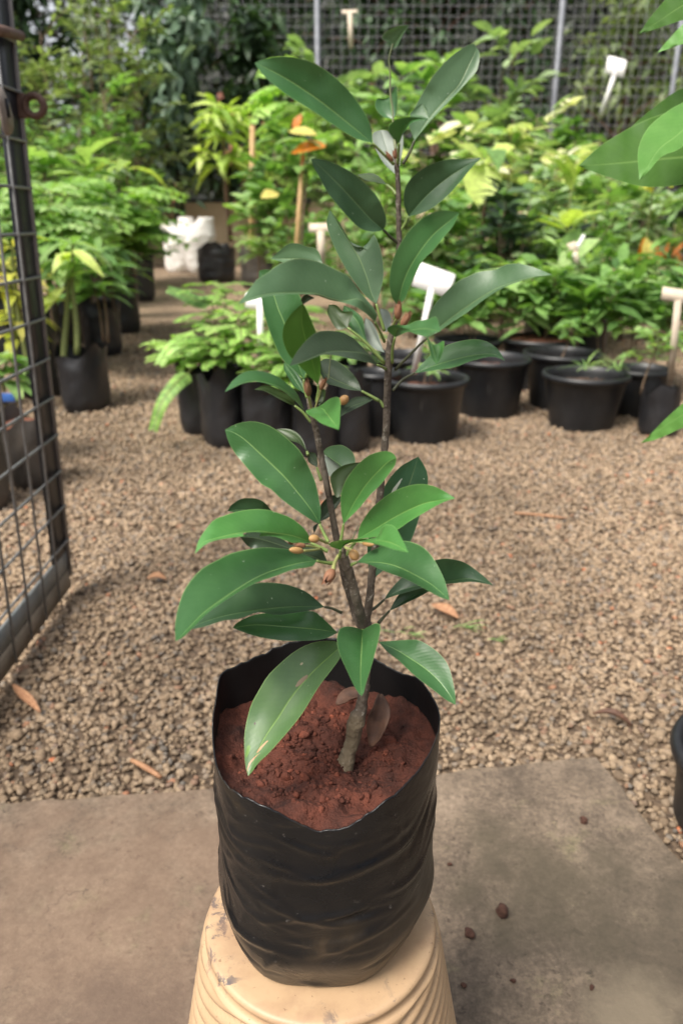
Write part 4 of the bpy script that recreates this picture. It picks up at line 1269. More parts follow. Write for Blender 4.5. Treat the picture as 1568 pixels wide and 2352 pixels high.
leaf('mid', one('I', 345, 285), one('I', 1073, 583), P('I', (420, 215), (530, 160), (640, 125), (730, 115), (820, 140), (890, 185), (950, 260), (1000, 350), (1040, 440), (1060, 520)), P('I', (480, 283), (600, 300), (700, 335), (810, 390), (920, 452), (1010, 525)),
     P('I', (430, 297), (520, 335), (620, 377), (720, 412), (820, 462), (920, 517), (1000, 560)), .420, .360, P('I', (300, 305), (268, 325)), .423, pw=9)
leaf('dark', one('I', 560, 578), one('I', 1416, 466), P('I', (600, 510), (690, 412), (800, 330), (980, 262), (1100, 260), (1200, 290), (1300, 360), (1370, 420)), P('I', (650, 520), (740, 490), (850, 465), (1000, 440), (1100, 430), (1200, 414), (1310, 428)),
     P('I', (640, 548), (740, 520), (850, 490), (1000, 462), (1130, 447), (1250, 437), (1340, 450)), .452, .440, P('I', (490, 640), (412, 690)), .443, pmat=PETD)
leaf('dark', one('I', 600, 667), one('I', 930, 500), P('I', (640, 590), (690, 522), (770, 480), (860, 470)), P('I', (680, 612), (770, 562), (850, 525)), P('I', (680, 632), (760, 592), (850, 548)), .455, .462, P('I', (560, 710), (515, 762)), .446, pmat=PETD)
leaf('fresh', one('F', 1070, 1440), one('H', 225, 252), P('F', (1050, 1350), (970, 1250), (850, 1160), (720, 1110), (600, 1075), (470, 1065), (330, 1080), (200, 1110), (90, 1150), (0, 1190)) + P('H', (300, 60), (250, 150)),
     P('F', (1000, 1402), (850, 1355), (650, 1330), (480, 1312), (290, 1330), (100, 1372), (0, 1395)) + P('H', (300, 150)), P('F', (1000, 1440), (880, 1440), (790, 1410), (690, 1372), (560, 1362), (500, 1375), (540, 1338), (470, 1318), (290, 1336), (395, 1358), (280, 1372), (100, 1396)) + P('H', (380, 140), (300, 182)), .420, .355, P('F', (1140, 1470), (1260, 1530)), .420, pw=9, bow=-.004, label='pale green leaf with an insect-eaten lower edge')
leaf('dark', one('F', 700, 1130), one('F', 158, 1087), P('F', (640, 1078), (560, 990), (480, 953), (380, 944), (290, 960), (200, 1020)), P('F', (450, 1090), (300, 1070)), P('F', (500, 1120), (300, 1112)), .440, .425)
leaf('slate', one('H', 1440, 332), one('H', 640, 98), P('H', (1415, 270), (1360, 185), (1200, 165), (1110, 170), (1000, 105), (850, 58), (720, 52)), P('H', (1250, 260), (1000, 170), (800, 112)), P('H', (1340, 330), (1100, 300), (900, 225), (735, 197), (670, 140)), .436, .412)
leaf('mid', one('H', 1340, 318), one('H', 45, 1057), P('H', (1250, 270), (1120, 220), (980, 200), (850, 195), (700, 215), (550, 250), (430, 310), (300, 380), (200, 480), (120, 600), (70, 750), (42, 900)),
     P('H', (1200, 335), (1050, 375), (900, 425), (760, 490), (600, 588), (450, 690), (300, 800), (180, 920), (100, 1005)), P('H', (1300, 368), (1120, 400), (950, 462), (800, 512), (640, 595), (480, 697), (330, 807), (205, 932), (112, 1022)), .414, .335, P('H', (1420, 335), (1500, 340)), .420, pw=9)
leaf('dark', one('H', 1410, 742), one('H', 158, 947), P('H', (1330, 670), (1240, 600), (1100, 545), (960, 520), (770, 525), (600, 600), (430, 690), (260, 830)), P('H', (1250, 738), (1050, 745), (850, 765), (650, 795), (450, 835), (280, 890)),
     P('H', (1280, 775), (1100, 802), (980, 816), (880, 800), (800, 790), (700, 827), (600, 857), (480, 867), (330, 917), (220, 942)), .430, .380, P('H', (1480, 755), (1570, 795)), .432, pmat=PETD)
leaf('mid', one('H', 1530, 978), one('H', 570, 935), P('H', (1470, 915), (1390, 840), (1300, 780), (1100, 790), (900, 795), (750, 820), (620, 880)), P('H', (1400, 955), (1200, 935), (1000, 918), (800, 905), (680, 915)),
     P('H', (1450, 1020), (1350, 1045), (1200, 1052), (1050, 1052), (900, 1035), (760, 1005), (650, 967)), .436, .402)
leaf('spotted', one('J', 1180, 310), one('J', 320, 1512), P('J', (1130, 276), (1000, 270), (870, 300), (740, 370), (620, 470), (500, 590), (420, 720), (350, 850), (310, 990), (286, 1130), (285, 1280), (295, 1420)),
     P('J', (1080, 402), (950, 520), (820, 660), (700, 812), (600, 970), (490, 1130), (400, 1300), (350, 1432)), P('J', (1165, 420), (1080, 542), (980, 672), (900, 800), (820, 930), (720, 1060), (600, 1200), (500, 1310), (410, 1395), (345, 1490)), .436, .372, P('J', (1230, 240), (1310, 170)), .440, label='lowest leaf with brown dead blotches')
leaf('mid', one('J', 1368, 168), one('J', 1360, 776), P('J', (1330, 155), (1260, 138), (1170, 150), (1138, 220), (1140, 320), (1170, 420), (1230, 550), (1290, 680), (1335, 752)), P('J', (1363, 300), (1355, 450), (1350, 600), (1355, 720)),
     P('J', (1420, 140), (1480, 110), (1525, 113), (1532, 170), (1500, 320), (1450, 500), (1400, 660), (1382, 740)), .432, .352, P('J', (1372, 140), (1385, 110)), .438, sgn=-.1)
leaf('mid', one('I', 515, 910), one('I', 1121, 1406), P('I', (620, 903), (740, 895), (830, 898), (920, 945), (1000, 1010), (1060, 1090), (1095, 1200), (1117, 1320)), P('I', (640, 965), (760, 1040), (880, 1120), (990, 1220), (1070, 1322)),
     P('I', (580, 985), (680, 1062), (770, 1150), (870, 1232), (960, 1300), (1050, 1370)), .436, .385, P('I', (460, 880), (420, 850)), .441)

# --- flower buds
def bud(c, base, end, wpx, Y0, Y1, kind, stalk=None, Ys=None):
    """kind 'round': closed tan bud; 'calyx': russet calyx with pointed sepals, from base (stalk end) to end"""
    b = W(*one(c, *base)[0], Y0); e = W(*one(c, *end)[0], Y1)
    ax = (e - b); L = ax.length; ax.normalize()
    s = CR[c][2]
    d = Y0 / (CT + (1176 - one(c, *base)[0][1]) / 1764 * ST)
    r = wpx / s * .65333 * .5 / 1764 * d
    q = Vector((0, 0, 1)).rotation_difference(ax).to_matrix().to_4x4()
    mb = MB()
    prof = [(.25, -.02), (.45, 0), (.78, .14), (.98, .34), (1, .52), (.86, .74), (.55, .90), (.22, .985), (.02, 1.0)] if kind == 'round' else \
           [(.3, -.02), (.55, .0), (.85, .14), (1, .32), (.92, .5), (.75, .65), (.5, .75), (.3, .8)]
    mb.lathe([(r * a, L * z) for a, z in prof], (0, 0, 0), 16)
    if kind == 'calyx':
        for k in range(6):
            th = k * math.pi / 3 + (.2 if k % 2 else 0)
            R0 = r * (.92 if k % 2 else .8)
            pts = [(R0 * 1.0, L * .25, .55), (R0 * 1.04, L * .55, .5), (R0 * (.9 if k % 2 else .55), L * .8, .34), (R0 * (1.2 if k % 3 == 0 else .5), L * (1.02 if k % 3 else .92), .03)]
            vs = []
            for rr, zz, hw in pts:
                for sg in (-1, 1):
                    a = th + sg * hw
                    vs.append((rr * math.cos(a), rr * math.sin(a), zz))
                vs.append((rr * 1.12 * math.cos(th), rr * 1.12 * math.sin(th), zz))
            f = []
            for i in range(3):
                o = i * 3
                f += [(o, o + 2, o + 5, o + 3), (o + 2, o + 1, o + 4, o + 5)]
            mb.add(vs, f)
    V = np.vstack(mb.v)
    Mx = Matrix.Translation(b) @ q
    V = np.array([(Mx @ Vector(v))[:] for v in V])
    o = np_mesh('flower_bud', V, [np.vstack(mb.f4)], M['bud'] if kind == 'round' else M['bud_brown'], HERO)
    if stalk:
        pts = [one(c, *base)[0]] + P(c, *stalk)
        Q = smooth_curve(np.array([(x, y, Y0 + (Ys - Y0) * i / (len(pts) - 1)) for i, (x, y) in enumerate(pts)], float), 10)
        t = MB()
        t.tube([W(*k) for k in Q], [r * (.42 - .12 * i / 9) for i in range(10)], 8)
        np_mesh('bud_stalk', np.vstack(t.v), [np.vstack(t.f4), np.vstack(t.f3)], M['bud_stalk'], o)
    return o
bud('F', (1158, 1395), (1055, 1390), 92, .404, .400, 'round', [(1210, 1420), (1262, 1445)], .418)
bud('F', (985, 1528), (838, 1512), 78, .398, .392, 'round', [(1080, 1520), (1180, 1505)], .416)
bud('F', (1010, 1470), (880, 1462), 62, .406, .402, 'calyx', [(1090, 1480), (1190, 1500)], .418)
bud('F', (880, 1442), (825, 1430), 44, .412, .410, 'calyx')
bud('G', (478, 1140), (540, 1222), 92, .404, .400, 'round', [(455, 1125), (425, 1108)], .417)
bud('G', (590, 1070), (690, 1085), 50, .416, .410, 'round', [(520, 1055), (450, 1090)], .419)
bud('H', (1490, 408), (1408, 530), 100, .402, .392, 'calyx', [(1505, 340), (1540, 265)], .417)
bud('D', (330, 940), (340, 795), 62, .428, .425, 'calyx', [(312, 960), (285, 1010)], .440)
bud('D', (362, 1000), (432, 880), 60, .420, .416, 'calyx', [(330, 1020), (290, 1060)], .440)
bud('E', (875, 495), (855, 340), 66, .420, .416, 'calyx', [(885, 560), (905, 640)], .430)
bud('E', (985, 440), (1035, 330), 48, .424, .420, 'calyx', [(970, 510), (930, 620)], .430)
bud('E', (1165, 570), (1235, 505), 84, .438, .436, 'round')
bud('A', (925, 900), (875, 838), 26, .440, .438, 'calyx')
bud('A', (938, 885), (935, 820), 30, .438, .436, 'calyx')

# --- dead leaves lying on the soil in the bag
def dead_leaf(name, label, pts, width, mat, cup=.4, group=None):
    """curled dry leaf: pts along its midrib (world), cupped upward"""
    n = 12
    Q = smooth_curve(np.array([p[:] for p in pts], float), n)
    V, f = [], []
    for i in range(n):
        t = i / (n - 1)
        d = Vector(Q[min(i + 1, n - 1)] - Q[max(i - 1, 0)]).normalized()
        s = d.cross(UP).normalized()
        up = s.cross(d)
        w = width * (math.sin(math.pi * (t * .94 + .03)) ** .8) * .5
        for j in range(-2, 3):
            c = j / 2
            p = Vector(Q[i]) + s * w * c * (1 - .25 * cup * abs(c)) + up * (w * cup * c * c + .06 * w * math.sin(7 * t + j))
            V.append(p[:])
    for i in range(n - 1):
        for j in range(4):
            f.append((i * 5 + j, i * 5 + j + 1, i * 5 + j + 6, i * 5 + j + 5))
    o = np_mesh(name, V, np.array(f), mat)
    c = np.mean(np.array(V), 0)
    for v in o.data.vertices: v.co = v.co - Vector(c)
    o.location = c
    o.modifiers.new('thickness', 'SOLIDIFY').thickness = .0008
    tag(o, label, 'leaf', group)
    return o
dead_leaf('dead_leaf', 'curled brown dead leaf lying on the red soil behind the stem', [W(772, 1618, .470), W(802, 1600, .474), W(846, 1596, .470)], .016, M['brown_leaf'], .35)
dead_leaf('dead_leaf', 'brown dead leaf standing cupped against the stem inside the bag', [W(872, 1594, .462), W(874, 1640, .455), W(862, 1690, .449), W(850, 1715, .446)], .017, M['brown_leaf'], .5)
# ------------------------------------------------------------------ open wire-mesh gate at the left
def build_gate():
    Y1 = 1.57
    def gx(z): return -.612 + .030 * z          # the gate leans a little
    e = empty('wire_gate', (gx(0), Y1, 0.02), 'dark steel gate leaf with square wire mesh standing open at the left', 'gate')
    zt = 1.62
    def slab(y0, y1, z0, z1, dx0, dx1):
        """upright bar in the gate plane"""
        v = []
        for z in (z0, z1):
            for (dx, y) in ((dx0, y0), (dx1, y0), (dx1, y1), (dx0, y1)):
                v.append((gx(z) + dx, y, z))
        f = [(0, 3, 2, 1), (4, 5, 6, 7), (0, 1, 5, 4), (1, 2, 6, 5), (2, 3, 7, 6), (3, 0, 4, 7)]
        return v, f
    a = MB(); a.add(*slab(Y1 - .088, Y1 - .012, .11, zt, -.006, .0)); a.build('frame_post', M['gate_dark'], e, smooth=False)
    a = MB(); a.add(*slab(Y1 - .012, Y1, .05, zt, -.012, .004)); a.build('post_edge', M['gate_edge'], e, smooth=False)
    a = MB(); a.add(*slab(.35, Y1 - .012, .068, .11, -.006, .0)); a.build('bottom_rail', M['gate_rail'], e, smooth=False)
    a = MB(); a.add(*slab(.35, Y1 - .012, .022, .066, -.006, .002)); a.build('rail_edge', M['gate_dust'], e, smooth=False)
    a = MB(); a.add(*slab(.35, Y1 - .088, zt - .07, zt, -.006, .0)); a.build('top_rail', M['gate_dark'], e, smooth=False)
    w = MB()
    z = .135
    k = 0
    while z < zt:
        w.tube([(gx(z) + .004, .35, z), (gx(z) + .004, Y1 - .004, z)], .0030, 6)
        z += .0795
    y = Y1 - .100
    while y > .4:
        w.tube([(gx(.03) + .008, y, .03), (gx(zt) + .008, y, zt)], .0028, 6)
        y -= .0795
    w.build('wire_mesh', M['wire'], e)
    # latch: bar, hasp plate and padlock eye
    def at(px, py, off):
        u, v = (px - 784) / 1764.0, (1176 - py) / 1764.0
        z = 1.1
        for _ in range(6):
            d = (gx(z) + off) / u
            z = CAM_H + d * (-ST + v * CT)
        return Vector((u * d, d * (CT + v * ST), z))
    b = MB()
    b.tube([at(-60, 62, .022), at(10, 72, .022), W(48, 82, Y1 - .004)], .0085, 10)
    lb = b.build('latch_bar', M['rust'], e)
    h = MB()
    hp = [(-2, 195), (10, 208), (24, 240), (31, 268), (33, 290), (30, 306), (22, 312), (14, 300), (8, 270), (2, 235)]
    front = [at(x, y, .020) for x, y in hp]; back = [p + Vector((-.006, 0, 0)) for p in front]
    bm = bmesh.new()
    fv = [bm.verts.new(p) for p in front]; bv = [bm.verts.new(p) for p in back]
    bm.faces.new(fv); bm.faces.new(list(reversed(bv)))
    for i in range(len(hp)):
        j = (i + 1) % len(hp)
        bm.faces.new((fv[i], bv[i], bv[j], fv[j]))
    bmesh.ops.recalc_face_normals(bm, faces=bm.faces[:])
    h.bm(bm)
    hs_ = h.build('hasp', M['hasp'], e, smooth=False)
    sl = MB(); sl.tube([at(15, 226, .022), at(22, 270, .022)], .0030, 6); sl.build('hasp_slot', M['gate_dark'], hs_)
    c = W(80, 243, Y1 - .01)
    ring = MB()
    seg, tb = 28, 10
    vs, f4 = [], []
    for i in range(seg):
        a_ = 2 * math.pi * i / seg
        for j in range(tb):
            b_ = 2 * math.pi * j / tb
            rr = .0165 + .0062 * math.cos(b_)
            vs.append((c.x + rr * math.cos(a_), c.y + .010 * math.sin(b_), c.z + rr * math.sin(a_)))
    for i in range(seg):
        for j in range(tb):
            f4.append((i * tb + j, ((i + 1) % seg) * tb + j, ((i + 1) % seg) * tb + (j + 1) % tb, i * tb + (j + 1) % tb))
    ring.add(vs, f4)
    ring.box((c.x - .030, c.y, c.z), (.034, .014, .040), bev=.003)
    ring.build('padlock_eye', M['rust'], e)
build_gate()

# ------------------------------------------------------------------ pots and bags of the nursery
def pot(label, x, y, r, h, rb, soil='soil', group='black plastic nursery pots on the gravel', soil_drop=.05):
    e = empty('nursery_pot', (x, y, .004), label, 'plant pot', group)
    b = MB()
    prof = [(rb * .2, 0), (rb, 0), (rb + .002, .004), (rb + (r - rb) * .45, h * .45), (rb + (r - rb) * .52, h * .5), (rb + (r - rb) * .9, h - .028), (r - .002, h - .026), (r + .007, h - .022), (r + .010, h - .012), (r + .007, h - .002), (r, h), (r - .007, h - .004),
            (r - .010, h - .03), (r - .016, h - soil_drop - .03)]
    b.lathe(prof, (x, y, .004), 56)
    b.build('pot_wall', M['pot'], e)
    s = MB()
    pr = [(0.0005, h - soil_drop + .004), (r * .3, h - soil_drop + .003), (r * .6, h - soil_drop), (r - .012, h - soil_drop - .002)]
    R = np.random.default_rng(int(abs(x) * 1000 + y * 77))
    s.lathe(pr, (x, y, .004), 40, wob=lambda ph, rr, zz: (rr, zz + .008 * mnoise.noise(Vector((rr * math.cos(ph) * 40 + x * 9, rr * math.sin(ph) * 40, 1)))))
    k = 60
    a = R.uniform(0, 6.28, k); q = (r - .03) * np.sqrt(R.random(k))
    v, f = scatter_stones(x + q * np.cos(a), y + q * np.sin(a), np.full(k, .004 + h - soil_drop + .003), R.uniform(.004, .009, k), 1, (.6, 1), 3)
    s.add(v, None, f)
    s.build('soil', M[soil], e)
    return e

def bag(label, x, y, r, h, group='black polythene grow bags', soil='soil_dark', soil_h=.7, mat='poly', seed=0, square=.0):
    e = empty('grow_bag', (x, y, .004), label, 'grow bag', group)
    R = np.random.default_rng(seed + int(abs(x * 531) + y * 97))
    o = R.uniform(0, 9, 3)
    seg, nz = 56, 18
    vs = []
    for i in range(nz + 1):
        t = i / nz
        for k in range(seg):
            ph = 2 * math.pi * k / seg
            rim = h * (1 + .10 * math.sin(2 * ph + o[0]) + .06 * math.sin(5 * ph + o[1]))
            z = rim * t
            rr = r * (1 - .16 * (1 - min(1, z / (.18 * h))) ** 2) * (1 + .05 * math.sin(3 * ph + o[2]))
            rr *= 1 + .05 * mnoise.noise(Vector((math.cos(ph) * 2 + o[0], math.sin(ph) * 2, z * 18))) + .02 * mnoise.noise(Vector((math.cos(ph) * 5, math.sin(ph) * 5 + o[1], z * 50)))
            if t > .75: rr *= 1 + .10 * (t - .75) / .25 * math.sin(4 * ph + o[1])
            vs.append((x + rr * math.cos(ph), y + rr * math.sin(ph), .004 + z))
    f = []
    for i in range(nz):
        for k in range(seg):
            k2 = (k + 1) % seg
            f.append((i * seg + k, i * seg + k2, (i + 1) * seg + k2, (i + 1) * seg + k))
    m = MB(); m.add(vs, f)
    m.build('bag_film', M[mat], e)
    s = MB()
    s.lathe([(.0005, h * soil_h), (r * .5, h * soil_h + .004), (r * .93, h * soil_h - .004)], (x, y, .004), 30, wob=lambda ph, rr, zz: (rr, zz + .010 * mnoise.noise(Vector((rr * math.cos(ph) * 35 + x, rr * math.sin(ph) * 35, 1)))))
    s.build('soil', M[soil], e)
    return e

PG = 'black plastic nursery pots on the gravel'
pot('round black pot nearest the seedling, scuffed, with a white plant marker in it', .319, 2.89, .154, .236, .118)
pot('black pot behind the scuffed one, under the long right-hand leaf', .634, 3.28, .160, .243, .125)
pot('black pot partly hidden behind the front right pot, pale soil well below its rim', .975, 3.42, .163, .243, .12, 'soil', PG, .06)
pot('front right black pot with small grass tufts growing at its rim', .98, 3.075, .164, .215, .125, 'soil_dark')
pot('black pot filled to the rim with bright red soil', .969, 3.84, .175, .245, .13, 'soil', PG, .014)
pot('black pot in the back of the cluster with a low leafy shrub', .62, 3.83, .160, .24, .12, 'soil_dark')
pot('black pot just behind the scuffed pot and the seedling stem', .277, 3.37, .150, .24, .115, 'soil_dark')
pot('black pot squeezed between the grass-tuft pot and the marker bag', 1.276, 3.27, .125, .20, .10, 'soil_dark')
pot('narrow black pot standing left of the scuffed pot, close behind the seedling', .135, 2.93, .085, .25, .07, 'soil_dark', PG)

BGm = 'black grow bags in the middle group'
bag('tall black bag at the left end of the middle group, fern arching over the path', -.555, 2.97, .080, .275, BGm)
bag('second black bag from the left in the middle group', -.440, 2.80, .082, .280, BGm, seed=4)
bag('wide black bag of the middle group with orange-red soil showing', -.270, 2.76, .095, .235, BGm, 'soil', .93, seed=5)
bag('black bag of the middle group directly behind the large upper-left leaf', -.095, 2.66, .080, .245, BGm, seed=6)
bag('grey-faced black bag at the right end of the middle group', .030, 2.72, .072, .265, BGm, seed=7)
bag('black bag in the second row of the middle group, left', -.46, 3.22, .085, .26, BGm, seed=8)
bag('black bag in the second row of the middle group, centre', -.20, 3.16, .085, .26, BGm, seed=9)
bag('black bag in the second row of the middle group, right', .02, 3.20, .085, .26, BGm, seed=10)

BGl = 'black grow bags along the left of the path'
bag('crumpled black bag with two yellow-green stems beside the open gate', -1.135, 3.36, .105, .26, BGl, 'soil_dark', .62, seed=1)
bag('second black bag along the path, its folded rim shining', -1.47, 4.78, .115, .30, BGl, 'soil_dark', .75, seed=2)
bag('third black bag along the path', -1.60, 5.75, .12, .36, BGl, seed=3)
bag('fourth black bag along the path', -2.05, 8.1, .15, .42, BGl, seed=4)
bag('farthest black bag along the path', -2.75, 10.2, .17, .45, BGl, seed=5)
bag('black bag behind the two-stemmed sapling, deep in shade', -1.60, 4.05, .12, .27, BGl, seed=6)
bag('dusty brown-stained bag seen through the gate mesh, nearest the post', -.985, 2.33, .075, .22, 'bags behind the gate mesh', 'soil', .9, 'poly_dusty', 7)
bag('dark dusty bag seen through the gate mesh, at the photo edge', -1.06, 2.12, .085, .25, 'bags behind the gate mesh', 'soil', .9, 'poly_dusty', 8)
bag('tall dusty bag with a blue label seen through the upper gate mesh', -1.32, 2.60, .10, .30, 'bags behind the gate mesh', 'soil', .9, 'poly_dusty', 9)
bag('black bag holding the yellow-leaved sapling behind the gate mesh', -1.62, 3.35, .11, .26, 'bags behind the gate mesh', seed=12)

bag('large black bag with the tall lime-green sapling next to the white sacks', -1.64, 10.6, .24, .44, 'black bags far down the path', 'soil', .9, seed=3)
bag('grey-black slumped bag right of the lime sapling', -.93, 9.6, .26, .42, 'black bags far down the path', mat='poly_dusty', seed=5)
bag('big upright black bag behind the red-soil pot, left of the pair', 1.12, 4.28, .125, .44, 'pair of big upright black bags', seed=2)
bag('big upright black bag behind the red-soil pot, right of the pair', 1.36, 4.35, .12, .42, 'pair of big upright black bags', seed=3)
bag('slim black bag with a shiny patch at the right edge, marker stake beside it', 1.235, 2.93, .072, .185, 'slim bags at the right edge', mat='poly', seed=6)
pot('dark pot at the lower right edge, next to the concrete slab', .572, .845, .112, .125, .100, 'soil_dark', 'pots at the right edge')

# white sacks by the far wall
def sack(label, x, y, w, h, lean, seed):
    e = empty('white_sack', (x, y, .0), label, 'sack', 'white sacks by the wall')
    seg, nz = 40, 26
    vs = []
    for i in range(nz + 1):
        t = i / nz
        for k in range(seg):
            ph = 2 * math.pi * k / seg
            rx = w * .5 * (1 - .25 * (1 - min(1, t / .12)) ** 2); ry = rx * .8
            if t > .68:
                q = (t - .68) / .32
                pinch = 1 - .38 * math.sin(min(q * 1.7, 1.57)) - .25 * max(0, q - .6)
                rx *= pinch; ry *= pinch
            z = h * t
            n_ = mnoise.noise(Vector((math.cos(ph) * 1.6 + seed, math.sin(ph) * 1.6, z * 7)))
            k2 = 1 + .10 * n_ + .025 * math.sin(z * 60 + n_ * 4)
            vs.append((x + rx * k2 * math.cos(ph) + lean * max(0, t - .6) ** 1.3 * h, y + ry * k2 * math.sin(ph), z))
    f = []
    for i in range(nz):
        for k in range(seg):
            k2 = (k + 1) % seg
            f.append((i * seg + k, i * seg + k2, (i + 1) * seg + k2, (i + 1) * seg + k))
    vs.append((x + lean * .3 * h, y, h * .97))
    m = MB(); m.add(vs, f, [(len(vs) - 1, nz * seg + k, nz * seg + (k + 1) % seg) for k in range(seg)])
    m.build('sack_body', M['sack'], e)
sack('white woven sack leaning left, leftmost of the three by the wall', W(412, 612, 12.4).x, 12.4, .42, .74, -.7, 1)
sack('white woven sack in the middle of the three, half hidden', W(438, 612, 12.8).x, 12.8, .42, .80, -.15, 5)
sack('largest white sack of the three, beside the black bag', W(464, 612, 12.2).x, 12.2, .44, .80, .45, 9)

# ------------------------------------------------------------------ wall, fence and what lies beyond
wb = MB(); wb.box((-3.2, 14.6, .50), (13.0, .22, 1.08), bev=.01)
o = wb.build('garden_wall', M['wall'], smooth=False); tag(o, 'low ochre plastered wall closing the far end of the path', 'wall')
def build_fence():
    e = empty('wire_fence', (0, 15.0, 0), 'tall wire mesh fence on grey steel posts across the back', 'fence')
    w = MB()
    x = -9.0
    while x < 9.0:
        w.tube([(x, 15, .1), (x, 15, 4.6)], .0048, 4, cap=False); x += .150
    z = .2
    while z < 4.6:
        w.tube([(-9, 15.012, z), (9, 15.012, z)], .0048, 4, cap=False); z += .150
    w.build('wire_mesh', M['fence_wire'], e)
    for px in (-700, -330, 60, 392, 729, 1283, 1557, 1830):
        p = W(px, 100, 14.95)
        b = MB(); b.tube([(p.x, 14.94, 0), (p.x, 14.94, 4.7)], .048, 8); b.build('post', M['fence_post'], e)
build_fence()
bw = MB(); c = W(352, 385, 16.2); bw.box((c.x - .1, 16.2, .9), (1.1, .3, 1.9), bev=.01)
tag(bw.build('brick_pier', M['brick'], smooth=False), 'red brick pier glimpsed through the far mesh above the white sacks', 'wall')
bw = MB(); c = W(592, 226, 16.6); bw.box((c.x, 16.6, c.z), (1.5, .25, .16), bev=.01); bw.box((c.x, 16.6, c.z / 2 - .1), (1.3, .2, c.z - .2))
tag(bw.build('brick_wall', M['brick'], smooth=False), 'dark wall with a pale red coping behind the lime sapling', 'wall')

def build_bank():
    R = np.random.default_rng(2)
    V, F = [], []
    nx, nz = 60, 16
    for i in range(nx + 1):
        x = -5.2 + 22 * i / nx
        for j in range(nz + 1):
            t = j / nz
            z = 9.5 * t * (min(1.0, .45 + (x + 5.2) * .8)) 
            y = 22.5 + 4 * t + .5 * mnoise.noise(Vector((x * .7, z * .9, 2)))
            V.append((x, y, z + .3 * mnoise.noise(Vector((x, z, 5)))))
    for i in range(nx):
        for j in range(nz):
            a = i * (nz + 1) + j
            F.append((a, a + nz + 1, a + nz + 2, a + 1))
    tag(np_mesh('hills', V, np.array(F), plain('overgrown bank', (.010, .014, .008), (.026, .034, .017), 3, .95, .6, .2)), kind='structure')
build_bank()

def build_woods():
    R = np.random.default_rng(21)
    f = Fol()
    for i in range(15000):
        x = R.uniform(-13, 13); y = R.uniform(18.2, 22); z = 8.2 * R.random() ** .9
        if mnoise.noise(Vector((x * .55, y * .3, z * .6))) < -.22 + (.10 if x < -4.5 and z > 2.6 else 0): continue
        if x < -5.0 and z > 2.3 and R.random() < .25: continue
        f.add(Vector((x, y, z)), rdir(R.uniform(0, 6.28), R.uniform(-.9, .5)), UP + Vector((R.normal(0, .5), R.normal(0, .5) - .4, 0)), R.uniform(.2, .5), R.uniform(.09, .2), .3)
    for i in range(9000):                                  # unseen leaf belt added at the sides and behind to cut low sky light
        s = R.random()
        if s < .3: x, y = -9.5 - 2.5 * R.random(), R.uniform(-9, 18)
        elif s < .6: x, y = 9.5 + 2.5 * R.random(), R.uniform(-9, 18)
        else: x, y = R.uniform(-11, 11), -9.0 - 3 * R.random()
        z = (7.0 if s < .6 else 3.2) * R.random()
        f.add(Vector((x, y, z)), rdir(R.uniform(0, 6.28), R.uniform(-.9, .5)), UP + Vector((R.normal(0, .8), R.normal(0, .8), 0)), R.uniform(.5, 1.0), R.uniform(.25, .5), .3)
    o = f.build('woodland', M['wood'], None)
    tag(o, 'dark mass of woodland beyond the mesh fence, with an unseen leaf belt added around the clearing', 'woodland', kind='stuff')
build_woods()

def tree(label, base, h, r, n, L, w, mat, tr, trunk='trunk', crown0=.35, seed=1, lean=0, group='trees beyond the fence', droop=.5):
    R = np.random.default_rng(seed)
    e = empty('tree', base, label, 'tree', group)
    t = MB()
    c = [base + Vector((lean * (i / 10) ** 1.4 + .05 * math.sin(i * 1.1 + seed), .04 * math.cos(i * 1.7 + seed), h * .92 * i / 10)) for i in range(11)]
    t.tube(c, [tr * (1.25 - .95 * i / 10) for i in range(11)], 9)
    f = Fol()
    lb = []
    for k in range(22):
        u = crown0 + (1 - crown0) * (k + .5) / 22
        p = c[min(int(u * 10), 9)].lerp(c[min(int(u * 10) + 1, 10)], u * 10 % 1)
        az = k * 2.4 + R.normal(0, .4)
        ln = r * (1.1 - .6 * u) * R.uniform(.6, 1.1)
        q = p + rdir(az, R.uniform(.0, .6)) * ln
        br = bezier(p, p.lerp(q, .5) + Vector((0, 0, ln * .2)), q, 7)
        t.tube(br, [tr * .35 * (1 - .8 * i / 6) for i in range(7)], 5, cap=False)
        lb.append((br, ln))
    for i in range(n):
        br, ln = lb[R.integers(0, len(lb))]
        s = .15 + .85 * R.random(); j = min(int(s * 6), 5)
        p = br[j].lerp(br[j + 1], s * 6 - j) + Vector(R.normal(0, ln * .16, 3))
        d = rdir(R.uniform(0, 6.28), R.uniform(-.9, .5))
        f.add(p, d, UP + Vector((R.normal(0, .4), R.normal(0, .4), 0)), L * R.uniform(.6, 1.2), w * R.uniform(.7, 1.2), droop * R.uniform(.4, 1.4))
    t.build('trunk', M[trunk], e); f.build('crown', M[mat], e)
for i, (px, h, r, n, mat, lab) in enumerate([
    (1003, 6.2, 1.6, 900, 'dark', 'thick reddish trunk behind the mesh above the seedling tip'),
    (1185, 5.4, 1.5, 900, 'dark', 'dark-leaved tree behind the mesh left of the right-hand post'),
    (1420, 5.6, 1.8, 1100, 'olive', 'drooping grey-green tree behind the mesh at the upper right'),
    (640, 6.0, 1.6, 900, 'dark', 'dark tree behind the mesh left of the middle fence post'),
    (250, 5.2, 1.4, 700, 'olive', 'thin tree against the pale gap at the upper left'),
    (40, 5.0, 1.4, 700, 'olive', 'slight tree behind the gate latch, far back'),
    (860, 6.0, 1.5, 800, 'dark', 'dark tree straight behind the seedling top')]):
    tree(lab, Vector((W(px, 300, 17.2).x, 17.2, 0)), h, r, n, .34, .11, mat, .10 if i else .17, crown0=.62 if i in (0, 6) else .4, seed=30 + i)
